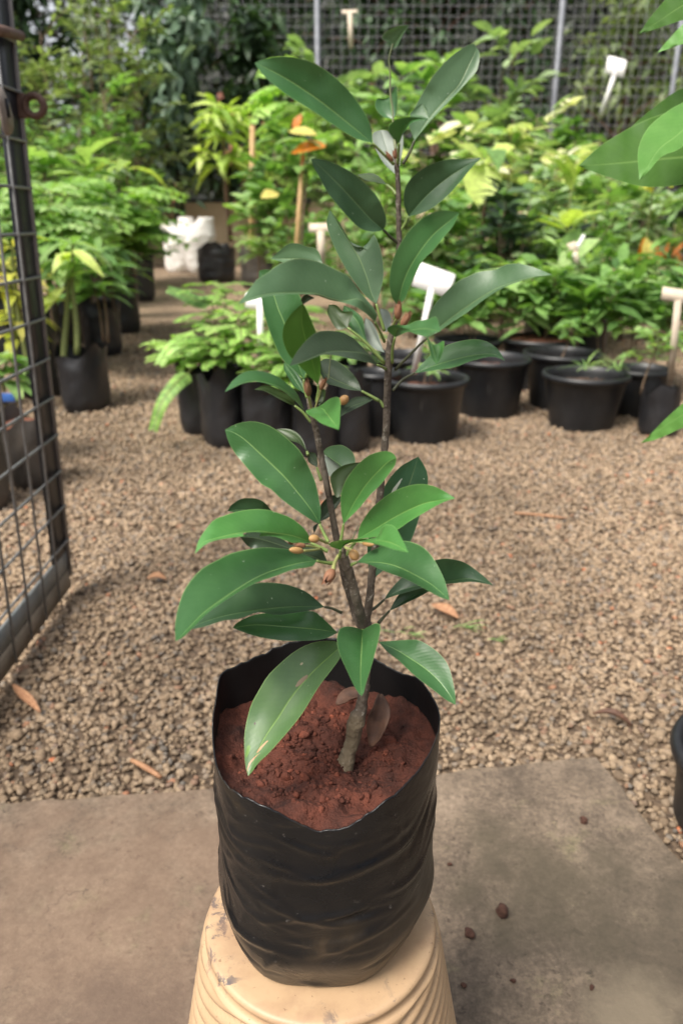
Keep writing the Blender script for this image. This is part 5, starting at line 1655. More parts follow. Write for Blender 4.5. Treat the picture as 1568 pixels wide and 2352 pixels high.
tree('tall dark tree with big drooping blue-green leaves above the white sacks', Vector((W(415, 560, 13.9).x, 13.9, 0)), 4.2, 1.35, 1300, .36, .12, 'blue', .055, 'stem_dark', .34, 3, .12, 'trees inside the nursery', .6)
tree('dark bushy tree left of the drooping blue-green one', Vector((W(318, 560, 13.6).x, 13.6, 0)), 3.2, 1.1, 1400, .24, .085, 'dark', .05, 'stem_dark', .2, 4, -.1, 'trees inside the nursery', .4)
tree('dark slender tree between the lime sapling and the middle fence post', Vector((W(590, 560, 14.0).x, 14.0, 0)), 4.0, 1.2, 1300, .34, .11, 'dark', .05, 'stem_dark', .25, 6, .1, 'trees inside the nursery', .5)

# ------------------------------------------------------------------ plants of the nursery
def base_at(px, Y, z=0.0):
    # foot of a plant whose middle is seen at column px
    d = Y * CT + CAM_H * ST
    return Vector(((px - 784) / 1764 * d, Y, z))
def hgt(py, Y, z=0.0): return W(784, py, Y).z - z

def R_(s): return np.random.default_rng(s)
# left side, front to back
def put(name, label, cat, group, px, Y, top, kind, mat, seed, z=.2, smat='stem_brown', dx=0, **kw):
    u = (px - 784) / 1764
    d = Y / (CT + (1176 - (top + 120)) / 1764 * ST)
    b = Vector((u * d + dx, Y, z))
    h = hgt(top, Y, z)
    R = R_(seed)
    if kind == 'bush': g = g_bush(b, h, kw.pop('r'), R, **kw)
    elif kind == 'whorl': g = g_whorl(b, h, R, **kw)
    elif kind == 'pinnate': g = g_pinnate(b, h, R, **kw)
    else: g = g_spiky(b, R, **kw)
    return plant(name, label, cat, group, b, g, mat, smat)

GL, GR, GM, GB = 'saplings along the left of the path', 'shrubs on the right side', 'ferny seedlings in the middle group', 'shrubs at the back'
def build_two_stem():
    Y = 3.34
    b = W(160, 820, Y)
    e = empty('sapling', b, 'two-stemmed sapling with yellow-tinged drooping leaves beside the open gate', 'sapling', GL)
    R = R_(1); st = MB(); f = Fol()
    for pts, r in (([(146, 840), (149, 780), (155, 710), (157, 640), (160, 600)], .0155), ([(178, 815), (177, 760), (171, 700), (166, 640), (168, 560)], .0145)):
        Q = smooth_curve(np.array([(x, y, Y + .02 * i) for i, (x, y) in enumerate(pts)], float), 12)
        c = [W(*q) for q in Q]
        st.tube(c, [r * (1 - .5 * i / 11) for i in range(12)], 8)
        for t in range(2):
            p = c[-1 - 2 * t]
            for k in range(6):
                az = k * 1.047 + t * .5 + R.normal(0, .2); d = rdir(az, R.uniform(.0, .7))
                f.add(p, d, UP - d * .4, R.uniform(.15, .22), R.uniform(.05, .065), R.uniform(.3, .7))
    f.build('foliage', M['light'], e); st.build('stem', M['stem_green'], e)
build_two_stem()
put('sapling', 'dark green sapling with long narrow leaves behind the two-stemmed one', 'sapling', GL, 240, 4.0, 590, 'whorl', 'mid', 2, .2, tiers=3, per=8, L=.22, w=.055, gap=.07, droop=.3, stems=2, sr=.008)
put('sapling', 'yellow-leaved sapling seen through the gate mesh', 'sapling', GL, 28, 3.35, 570, 'whorl', 'yellow', 3, .18, 'stem_green', tiers=4, per=6, L=.17, w=.05, gap=.10, droop=.5, stems=2, sr=.012)
put('sapling', 'small broad-leaved plant low behind the gate mesh', 'sapling', GL, 25, 2.55, 830, 'whorl', 'light', 4, .26, 'stem_green', tiers=3, per=6, L=.11, w=.05, gap=.04, droop=.4, stems=2, sr=.006)
put('fern_plant', 'bright green feathery plant just left of the gate post top', 'shrub', GL, 130, 4.6, 430, 'pinnate', 'light', 5, .25, sag=.12, h0=.5, fronds=18, FL=.40, pairs=7, L=.125, w=.052, stems=3, spread=.14)
put('fern_plant', 'bright green feathery plant in the middle of the left row', 'shrub', GL, 215, 5.3, 410, 'pinnate', 'fern', 6, .3, sag=.12, h0=.5, fronds=18, FL=.44, pairs=8, L=.125, w=.048, stems=3, spread=.16)
put('fern_plant', 'feathery plant leaning over the second bag by the path', 'shrub', GL, 275, 5.75, 470, 'pinnate', 'mid', 7, .3, sag=.12, h0=.5, fronds=16, FL=.38, pairs=8, L=.115, w=.042, stems=3, spread=.14)
put('fern_plant', 'thin pale fern at the far end of the left row', 'shrub', GL, 305, 8.1, 450, 'pinnate', 'fern_pale', 8, .38, fronds=9, FL=.40, pairs=13, L=.07, w=.024, stems=2, spread=.10)
put('fern_plant', 'dark little fern hanging from the farthest bag of the left row', 'shrub', GL, 318, 10.2, 520, 'pinnate', 'mid', 9, .45, fronds=12, FL=.42, pairs=10, L=.10, w=.035, stems=2, spread=.10)
put('fern_plant', 'feathery plant behind the gate mesh, bright and low', 'shrub', GL, 40, 4.3, 470, 'pinnate', 'light', 10, .25, sag=.12, h0=.5, fronds=16, FL=.40, pairs=7, L=.12, w=.05, stems=3, spread=.14)
put('sapling', 'pale broad-leaved sapling rising over the feathery plants', 'sapling', GL, 204, 6.3, 370, 'whorl', 'light', 11, .3, tiers=2, per=6, L=.34, w=.13, gap=.10, droop=.3, stems=1, sr=.010)
put('sapling', 'sapling with one yellow hanging leaf beside the brick pier', 'sapling', GL, 300, 7.2, 385, 'whorl', 'lime', 12, .3, tiers=1, per=5, L=.36, w=.12, gap=.10, droop=.9, stems=1, sr=.010)
put('shrub', 'mid green shrub between the gate post and the dark tree, lower', 'shrub', GB, 150, 7.4, 270, 'bush', 'mid', 13, .0, r=.60, nb=30, per=16, L=.14, w=.055, stems=4, sr=.012)
put('shrub', 'mid green shrub behind the feathery row, right of the latch', 'shrub', GB, 250, 8.4, 200, 'bush', 'mid', 14, .0, r=.70, nb=34, per=17, L=.14, w=.05, stems=4, sr=.012)
put('shrub', 'tall olive shrub behind the padlock eye', 'shrub', GB, 110, 9.2, 60, 'bush', 'olive', 15, .0, r=.85, nb=44, per=17, L=.16, w=.05, stems=5, sr=.014)
put('shrub', 'tall thin-leaved shrub against the pale gap at the upper left', 'shrub', GB, 210, 10.0, 20, 'bush', 'olive', 16, .0, r=.85, nb=42, per=16, L=.17, w=.05, stems=5, sr=.014)
put('shrub', 'tall shrub left of the dark tree, reaching the photo top', 'shrub', GB, 300, 10.8, -10, 'bush', 'olive', 17, .0, r=.9, nb=40, per=16, L=.19, w=.065, stems=5, sr=.016)
put('shrub', 'green shrub behind the gate mesh top', 'shrub', GB, 20, 7.4, 200, 'bush', 'mid', 18, .0, r=.7, nb=34, per=15, L=.14, w=.05, stems=4, sr=.012)
put('shrub', 'leafy shrub under the dark tree, behind the ferns', 'shrub', GB, 330, 9.4, 330, 'bush', 'mid', 19, .0, r=.55, nb=24, per=14, L=.15, w=.055, stems=3, sr=.012)
put('sapling', 'broad-leaved sapling with pale upright leaves in the middle of the left row', 'sapling', GL, 120, 5.6, 355, 'whorl', 'light', 141, .3, tiers=4, per=6, L=.24, w=.10, gap=.13, droop=.4, stems=3, sr=.009)
put('sapling', 'broad-leaved sapling just behind the second bag by the path', 'sapling', GL, 262, 6.6, 455, 'whorl', 'mid', 142, .3, tiers=4, per=7, L=.26, w=.09, gap=.12, droop=.5, stems=2, sr=.009)
put('sapling', 'sage-green broad-leaved sapling left of the yellow hanging leaf', 'sapling', GL, 255, 8.0, 380, 'whorl', 'sage', 143, .3, tiers=4, per=6, L=.28, w=.11, gap=.14, droop=.5, stems=2, sr=.010)
bag('black bag behind the second one on the left of the path', -1.85, 5.2, .13, .32, BGl, seed=21)
bag('black bag between the third and the fourth along the path', -1.95, 6.7, .14, .38, BGl, seed=22)
for i, (x, y, r, h, lab) in enumerate([(-1.72, 4.42, .12, .30, 'black bag in the second row on the left, just behind the two-stemmed sapling'), (-2.05, 4.85, .13, .32, 'black bag deep in the left rows, under the feathery plants'), (-2.30, 5.6, .14, .34, 'black bag far inside the left rows, hardly lit'),
                                         (-1.42, 3.62, .10, .26, 'black bag wedged between the two-stemmed sapling and the mesh'), (-1.98, 5.95, .13, .34, 'black bag in the second row beside the third bag of the path')]):
    bag(lab, x, y, r, h, BGl, seed=40 + i)
for i, (px, Y, top, L_, mat, lab) in enumerate([(258, 4.78, 585, .19, 'mid', 'slim sapling standing in the second bag along the path'), (300, 5.75, 545, .20, 'light', 'slim sapling standing in the third bag along the path'), (318, 8.1, 500, .26, 'mid', 'slim sapling standing in the fourth bag along the path'),
                                              (95, 4.05, 560, .20, 'mid', 'sapling with long drooping leaves between the gate post and the two-stemmed one')]):
    put('sapling', lab, 'sapling', GL, px, Y, top, 'whorl', mat, 150 + i, .22, tiers=3, per=6, L=L_, w=L_ * .30, gap=L_ * .4, droop=.45, stems=2, sr=.008)
tree('dark tree filling the upper left behind the latch', Vector((W(120, 560, 13.2).x, 13.2, 0)), 4.6, 1.3, 1300, .30, .10, 'dark', .05, 'stem_dark', .25, 71, .0, 'trees inside the nursery', .5)
tree('dark tree at the far upper left, behind the gate post top', Vector((W(20, 560, 13.8).x, 13.8, 0)), 4.8, 1.3, 1200, .30, .10, 'olive', .05, 'stem_dark', .25, 72, .0, 'trees inside the nursery', .5)
# centre
put('sapling', 'tall lime-green sapling in the black bag by the white sacks', 'sapling', GB, 520, 10.6, 205, 'bush', 'lime', 20, .5, 'trunk', r=.46, nb=16, per=9, L=.30, w=.085, h0=.52, stems=2, droop=.7, sr=.022)
put('sapling', 'sapling with orange dying leaves left of the seedling', 'sapling', GB, 680, 6.2, 330, 'whorl', 'mid', 21, .1, 'stem_brown', tiers=2, per=5, L=.30, w=.13, gap=.16, droop=.4, stems=1, sr=.013, lean=(.10, 0))
put('shrub', 'bright small shrub right of the black bag with the lime sapling', 'shrub', GB, 590, 8.6, 450, 'bush', 'light', 22, .1, r=.34, nb=16, per=10, L=.18, w=.065, stems=3, sr=.008)
put('shrub', 'small-leaved shrub between the orange-leaved sapling and the seedling', 'shrub', GB, 690, 7.0, 470, 'bush', 'mid', 23, .0, r=.45, nb=24, per=12, L=.13, w=.05, stems=3, sr=.008)
put('shrub', 'dark leafy shrub behind the orange-leaved sapling', 'shrub', GB, 640, 8.8, 310, 'bush', 'mid', 24, .0, r=.65, nb=26, per=12, L=.24, w=.10, stems=3, sr=.012)
put('shrub', 'tall pale shrub in front of the middle fence post', 'shrub', GB, 668, 11.0, 70, 'pinnate', 'fern_pale', 25, .0, fronds=13, FL=.75, pairs=7, L=.28, w=.10, stems=2, spread=.2, h0=.6)
put('shrub', 'light green shrub behind the upper-left leaf of the seedling', 'shrub', GB, 780, 9.6, 140, 'bush', 'sage', 26, .0, r=.80, nb=32, per=11, L=.28, w=.12, stems=4, sr=.013)
put('shrub', 'light green shrub behind the seedling tip', 'shrub', GB, 905, 9.0, 190, 'bush', 'light', 27, .0, r=.75, nb=32, per=11, L=.26, w=.115, stems=4, sr=.013)
put('shrub', 'green shrub behind the seedling between both upper leaf pairs', 'shrub', GB, 860, 7.2, 330, 'bush', 'light', 28, .0, r=.60, nb=30, per=13, L=.15, w=.06, stems=4, sr=.010)
put('shrub', 'low green shrub behind the middle of the seedling', 'shrub', GB, 800, 6.0, 500, 'bush', 'mid', 29, .0, r=.50, nb=28, per=13, L=.12, w=.05, stems=3, sr=.009)
# right side
put('shrub', 'bright green hedge shrub right of the seedling tip', 'shrub', GR, 1020, 9.4, 150, 'bush', 'light', 30, .0, r=.80, nb=36, per=11, L=.27, w=.125, stems=4, sr=.013)
put('shrub', 'bright green hedge shrub in front of the right-hand fence post', 'shrub', GR, 1150, 9.2, 140, 'bush', 'sage', 31, .0, r=.80, nb=36, per=12, L=.25, w=.115, stems=4, sr=.013)
put('shrub', 'dense green hedge shrub below the white marker on the tall stake', 'shrub', GR, 1270, 8.8, 230, 'bush', 'mid', 32, .0, r=.72, nb=40, per=15, L=.17, w=.07, stems=4, sr=.013)
put('shrub', 'yellow-tipped shrub at the end of the hedge', 'shrub', GR, 1365, 8.4, 265, 'bush', 'light', 33, .0, r=.50, nb=26, per=14, L=.15, w=.045, stems=4, sr=.011)
put('shrub', 'cream-variegated shrub behind the right-hand leaves of the seedling', 'shrub', GR, 1010, 7.3, 290, 'bush', 'cream', 34, .0, r=.55, nb=24, per=10, L=.22, w=.10, stems=4, sr=.010)
put('shrub', 'cream-variegated shrub in the middle of the hedge', 'shrub', GR, 1190, 7.5, 262, 'bush', 'cream', 35, .0, r=.55, nb=24, per=10, L=.22, w=.10, stems=4, sr=.010)
put('shrub', 'cream-variegated shrub behind the big foreground leaf', 'shrub', GR, 1305, 7.0, 300, 'bush', 'cream', 36, .0, r=.48, nb=22, per=10, L=.21, w=.09, stems=4, sr=.010)
put('agave', 'spiky-leaved plant behind the foreground leaves at the upper right', 'plant', GR, 1460, 8.6, 320, 'spiky', 'light', 37, .75, n=26, L=.55, w=.07)
put('sapling', 'sapling with large yellow ribbed leaves and a brown stem right of the seedling', 'sapling', GR, 1105, 5.2, 350, 'whorl', 'light', 38, .2, 'trunk', tiers=1, per=4, L=.28, w=.12, gap=.12, droop=.6, stems=1, sr=.022)
put('sapling', 'sapling with upright yellow-green leaves at the middle right', 'sapling', GR, 1300, 4.7, 425, 'whorl', 'lime', 39, .2, 'stem_green', tiers=2, per=7, L=.20, w=.085, gap=.22, droop=.15, stems=1, sr=.008, el=(.5, 1.2))
put('sapling', 'sapling with a yellow leaf tuft at the right edge and one hanging dry leaf', 'sapling', GR, 1490, 4.8, 425, 'whorl', 'yellow', 40, .2, 'stem_green', tiers=1, per=9, L=.22, w=.07, gap=.12, droop=.35, stems=1, sr=.008, el=(.2, 1.0))
mid_specs = [(955, 5.4, 470, 'olive', 'right behind the seedling and its white marker', .13, .05), (1060, 5.2, 500, 'mid', 'under the large yellow ribbed leaves', .15, .06), (1170, 5.0, 455, 'dark', 'left of the upright yellow-green sapling, darkest of its row', .17, .065),
             (1245, 5.3, 470, 'sage', 'between the two yellow-topped saplings, paler', .14, .06), (1345, 5.1, 500, 'mid', 'behind the white beaded hanging string', .12, .045), (1440, 5.4, 450, 'sage', 'under the foreground leaf tips', .13, .05), (1545, 5.2, 500, 'olive', 'with rusty dry fronds at the right edge', .14, .04),
             (1000, 6.2, 400, 'light', 'behind the upper right dark leaf', .20, .09), (1130, 6.4, 420, 'mid', 'behind the ribbed-leaf sapling', .22, .10), (1250, 6.3, 390, 'sage', 'below the cream-variegated shrubs', .17, .08), (1380, 6.2, 400, 'light', 'below the big foreground leaf', .15, .07), (1500, 6.4, 400, 'mid', 'far right, behind the yellow tuft', .18, .08),
             (1600, 7.5, 300, 'dark', 'cut by the right edge, tall', .2, .08)]
for i, (px, Y, top, mat, lab, L_, w_) in enumerate(mid_specs):
    put('shrub', 'leafy shrub ' + lab, 'shrub', GR, px, Y, top, 'bush', mat, 60 + i, .0, r=.40 + .03 * (i % 3), nb=26, per=int(1.7 / L_), L=L_, w=w_, stems=4, sr=.009)
front_specs = [(1000, 4.1, 690, 'mid', 'in the back pot, low and fine-leaved'), (1095, 3.85, 655, 'mid', 'over the pot under the long right-hand leaf'), (1190, 4.0, 610, 'light', 'in front of the upright bags'), (1255, 3.88, 640, 'mid', 'growing from the red-soil pot'),
               (1330, 4.2, 600, 'light', 'bright, behind the grass-tuft pot'), (1400, 3.7, 640, 'mid', 'right of the red-soil pot'), (1470, 3.9, 610, 'light', 'behind the beige marker, bright'), (1550, 3.6, 650, 'mid', 'at the right edge, above the slim bag'), (1420, 4.6, 560, 'mid', 'deep in the right group')]
for i, (px, Y, top, mat, lab) in enumerate(front_specs):
    put('shrub', 'small shrub ' + lab, 'shrub', GR, px, Y, top, 'bush', mat, 90 + i, .12, r=.24 + .03 * (i % 3), nb=18, per=10, L=.10 + .03 * (i % 3), w=.040 + .012 * (i % 2), stems=2, sr=.005, h0=.4)
put('seedling', 'thin seedling with a leafy top in the pot behind the grass-tuft pot', 'seedling', GR, 1290, 3.42, 735, 'bush', 'mid', 110, .17, r=.12, nb=9, per=7, L=.06, w=.024, stems=1, sr=.005, h0=.6)
put('seedling', 'low seedling in the scuffed pot beside the marker stake', 'seedling', GR, 985, 2.89, 800, 'bush', 'light', 111, .20, r=.10, nb=7, per=6, L=.05, w=.02, stems=2, sr=.003)
put('seedling', 'seedling with narrow leaves in the slim bag at the right edge', 'seedling', GR, 1500, 2.93, 730, 'bush', 'light', 112, .15, r=.16, nb=10, per=8, L=.09, w=.022, stems=1, sr=.005, h0=.5)
# grass tufts in the front right pot
for (px, py, lab, s) in ((1345, 850, 'thin grass tuft at the left side of the front right pot', 1), (1418, 852, 'grass tuft at the right side of the front right pot', 2)):
    p = W(px, py, 3.02)
    e = empty('grass_tuft', p, lab, 'grass', 'grass tufts in the front right pot')
    R = R_(120 + s); f = Fol()
    for k in range(14):
        f.add(p + Vector((R.normal(0, .008), R.normal(0, .008), 0)), rdir(R.uniform(0, 6.28), R.uniform(.5, 1.4)), UP, R.uniform(.07, .13), .007, .5)
    f.build('blades', M['light'], e)
# ferny seedlings of the middle group
for i, (px, Y, top, mat, lab) in enumerate([(455, 2.97, 775, 'fern_pale', 'bright feathery seedling arching over the path, in the left bag'), (510, 2.84, 745, 'fern', 'feathery seedling in the second bag of the middle group'), (590, 2.78, 720, 'fern_pale', 'pale feathery seedling over the red-soil bag'),
                                              (640, 3.16, 700, 'fern', 'feathery seedling in the second row, below the drooping leaf'), (520, 3.22, 650, 'fern', 'tallest feathery seedling of the middle group'), (700, 2.70, 800, 'fern', 'low feathery seedling behind the upper-left lower leaf'), (790, 3.1, 760, 'mid', 'dark feathery seedling behind the seedling stem')]):
    put('fern_seedling', lab, 'seedling', GM, px, Y, top, 'pinnate', mat, 130 + i, .20, fronds=15, FL=.15 + .02 * (i % 3), pairs=16, L=.028, w=.011, stems=3, sr=.004, spread=.06, h0=.35, sag=.12, el=(.1, .7))
# two fronds that hang out over the path
def frond(label, pts, L, w, mat, pairs=26):
    Q = smooth_curve(np.array([p[:] for p in pts]), 14)
    e = empty('fern_frond', Vector(Q[0]), label, 'frond', 'fronds hanging over the path')
    st = MB(); st.tube(Q, [.003 * (1 - .7 * i / 13) for i in range(14)], 5); st.build('stalk', M['stem_green'], e)
    f = Fol()
    for j in range(pairs):
        t = .12 + .88 * (j + .5) / pairs; i = min(int(t * 13), 12)
        p = Vector(Q[i]).lerp(Vector(Q[i + 1]), t * 13 - i); d = Vector(Q[i + 1] - Q[i]).normalized()
        s = d.cross(Vector((0, -.6, .8))).normalized()
        for sg in (-1, 1): f.add(p, s * sg + d * .6, s.cross(d), L * (1.1 - .6 * t), w, .2)
    f.build('leaflets', M[mat], e)
frond('long fern frond hanging down to the gravel left of the middle group', [W(446, 845, 2.86), W(405, 880, 2.78), W(372, 925, 2.72), W(352, 985, 2.68)], .045, .014, 'fern')
frond('fern frond reaching left over the path, pale tip', [W(470, 775, 2.95), W(430, 775, 2.90), W(390, 800, 2.85), W(366, 835, 2.80)], .045, .014, 'fern_pale')
frond('dark fern frond reaching towards the path end', [W(500, 690, 3.2), W(455, 690, 3.2), W(420, 675, 3.2), W(390, 665, 3.2)], .05, .016, 'mid')

# orange leaves and odd dry leaves hanging in the plants
def big_leaf(name, label, b, t, w, mat, cat='leaf', group=None, up=None, droop=.15, fold=.3):
    f = Fol(); d = (t - b); n = up or Vector((0, -.5, .85))
    f.add(b, d.normalized(), n, d.length, w, droop)
    o = f.build(name, M[mat], None, fold=fold)
    c = np.mean([v.co[:] for v in o.data.vertices], 0)
    for v in o.data.vertices: v.co = v.co - Vector(c)
    o.location = c
    return tag(o, label, cat, group)
def child_leaf(parent, b, t, w, mat, label=None, droop=.15, up=None):
    f = Fol(); d = (t - b)
    f.add(b, d.normalized(), up or Vector((0, -.6, .8)), d.length, w, droop)
    o = f.build('leaf', M[mat], parent)
    if label: o['label'] = label
    return o
for o in COL.objects:
    lb = o.get('label', '')
    if lb.startswith('sapling with orange dying'):
        child_leaf(o, W(668, 352, 6.15), W(745, 322, 6.0), .16, 'orange', 'bright orange dying leaf')
        child_leaf(o, W(675, 300, 6.2), W(690, 258, 6.2), .07, 'orange', 'small orange leaf tip')
        child_leaf(o, W(662, 302, 6.1), W(728, 300, 6.0), .11, 'yellow')
        child_leaf(o, W(640, 445, 6.1), W(598, 448, 6.0), .12, 'yellow')
    if lb.startswith('sapling with a yellow leaf tuft'):
        child_leaf(o, W(1482, 545, 4.75), W(1492, 622, 4.70), .08, 'yellow', 'hanging yellow dry leaf')
        child_leaf(o, W(1478, 545, 4.76), W(1470, 630, 4.76), .06, 'orange', 'hanging orange dry leaf')
    if lb.startswith('leafy shrub with rusty'):
        R = R_(7)
        for k in range(9):
            q = W(1500 + k * 9, 555 + 10 * (k % 4), 4.9)
            child_leaf(o, q, q + Vector((R.normal(0, .06), R.normal(0, .05), -.08)), .025, 'orange')
    if lb.startswith('two-stemmed sapling'):
        for (a, b_, w_) in (((165, 580), (112, 592), .055), ((167, 575), (222, 590), .05), ((150, 660), (85, 690), .055), ((150, 690), (75, 670), .05), ((158, 600), (130, 545), .06)):
            child_leaf(o, W(a[0], a[1], 3.34), W(b_[0], b_[1], 3.22), w_ * .9, 'lime', droop=.55)
    if lb.startswith('sapling with large yellow ribbed'):
        child_leaf(o, W(1112, 375, 5.15), W(1098, 470, 5.0), .24, 'lime', droop=.1)
        child_leaf(o, W(1112, 372, 5.15), W(1060, 325, 5.05), .14, 'lime', droop=.1)
        child_leaf(o, W(1112, 375, 5.15), W(1180, 330, 5.05), .17, 'lime', droop=.1)
    if lb.startswith('sapling with upright yellow-green'):
        child_leaf(o, W(1275, 615, 4.6), W(1375, 540, 4.5), .14, 'light', droop=.1)
        child_leaf(o, W(1285, 600, 4.65), W(1330, 520, 4.6), .12, 'mid', droop=.1)

# bamboo canes
def cane(label, a, b, r):
    m = MB(); m.tube([a, a.lerp(b, .5), b], [r, r, r * .9], 8)
    e = m.build('bamboo_cane', M['stake'])
    c = Vector(a)
    for v in e.data.vertices: v.co -= c
    e.location = c
    tag(e, label, 'cane', 'bamboo canes')
cane('bamboo cane standing just right of the lime sapling', Vector((W(572, 560, 10.0).x, 10.0, 0)), W(580, 288, 10.0), .035)
cane('pale bent cane carrying the orange-leaved sapling', Vector((W(664, 600, 6.15).x, 6.15, 0)), W(696, 355, 6.15), .018)

# plant markers
def marker(label, foot, head, w, h, mat='white', wd=None, roll=0.0, text=None):
    """flat plastic T marker: stake and name plate"""
    e = empty('plant_marker', foot, label, 'plant label', 'plastic plant markers')
    ax = (head - foot).normalized()
    s = MB()
    side = Vector((1, 0, 0)); side = (side - ax * side.dot(ax)).normalized(); nrm = side.cross(ax)
    hw, th = (wd or w * .22) * .5, .003
    def bar(p0, p1, a, hw, th):
        v = []
        for p in (p0, p1):
            for (x, y) in ((-hw, -th), (hw, -th), (hw, th), (-hw, th)): v.append((p + a * x + nrm * y)[:])
        return v, [(0, 3, 2, 1), (4, 5, 6, 7), (0, 1, 5, 4), (1, 2, 6, 5), (2, 3, 7, 6), (3, 0, 4, 7)]
    s.add(*bar(foot, head, side, hw, th)); s.build('stake', M[mat], e, smooth=False)
    q = Matrix.Rotation(roll, 4, nrm); a2 = q @ side; u2 = Matrix.Rotation(-.45, 4, a2) @ (q @ ax); pn = a2.cross(u2)
    p = MB()
    b0, b1 = head - u2 * h * .1, head + u2 * h * .9
    v = []
    k = w * .5; c = min(w, h) * .05
    poly = [(-k, 0), (-k + c * .3, -c * .2), (k - c, -c * .2), (k, 0), (k, h - c), (k - c, h), (-k + c, h), (-k, h - c)]
    bm = bmesh.new()
    f_ = [bm.verts.new(head + a2 * x + u2 * (y - h * .1) - pn * .0035) for x, y in poly]; bk = [bm.verts.new(head + a2 * x + u2 * (y - h * .1) - pn * .0015) for x, y in poly]
    bm.faces.new(f_); bm.faces.new(list(reversed(bk)))
    for i in range(len(poly)):
        j = (i + 1) % len(poly)
        bm.faces.new((f_[i], bk[i], bk[j], f_[j]))
    bmesh.ops.recalc_face_normals(bm, faces=bm.faces[:])
    p.bm(bm); p.build('name_plate', M[mat], e, smooth=False)
    return e
marker('blank white T-shaped marker standing in the scuffed pot right of the seedling', W(950, 858, 2.88), W(990, 664, 2.84), .142, .086, roll=-.16, wd=.022)
marker('blank white marker in the middle group, half hidden by a drooping leaf', W(598, 830, 2.74), W(597, 704, 2.72), .10, .05, wd=.020)
marker('weathered beige marker on a leaning stake at the right edge', W(1538, 880, 2.9), W(1556, 690, 2.84), .125, .045, 'beige', roll=-.28, wd=.024)
marker('white marker on a tall leaning stake in front of the mesh fence', W(1380, 262, 8.9), W(1411, 168, 8.85), .20, .17, roll=0, wd=.045)
marker('faded beige marker left of the seedling, far back', W(738, 610, 5.6), W(736, 530, 5.6), .16, .06, 'beige', wd=.05)
marker('small faded marker deep in the right-hand shrubs', W(1326, 610, 4.3), W(1318, 578, 4.3), .05, .06, 'beige', wd=.03)
marker('beige marker on a stake behind the seedling tip, near the mesh', W(806, 110, 11.5), W(803, 30, 11.5), .20, .05, 'beige', wd=.06)
bl = MB(); c = W(8, 913, 2.47); bl.box(c, (.075, .004, .028), bev=.001)
tag(bl.build('blue_label', M['blue_label'], smooth=False), 'small blue label on the plant behind the gate mesh', 'label')
# string of clear beads catching the light
bd = MB()
for k in range(6):
    c = W(1338 - k * 5, 545 + k * 8.5, 4.4 - .02 * k)
    v, f = ico(2); bd.add(v * .013 + np.array(c[:]), None, f)
bd.tube([W(1341, 538, 4.4), W(1312, 590, 4.3)], .002, 5)
tag(bd.build('bead_string', M['white']), 'short white beaded string hanging in the right-hand shrubs', 'string')

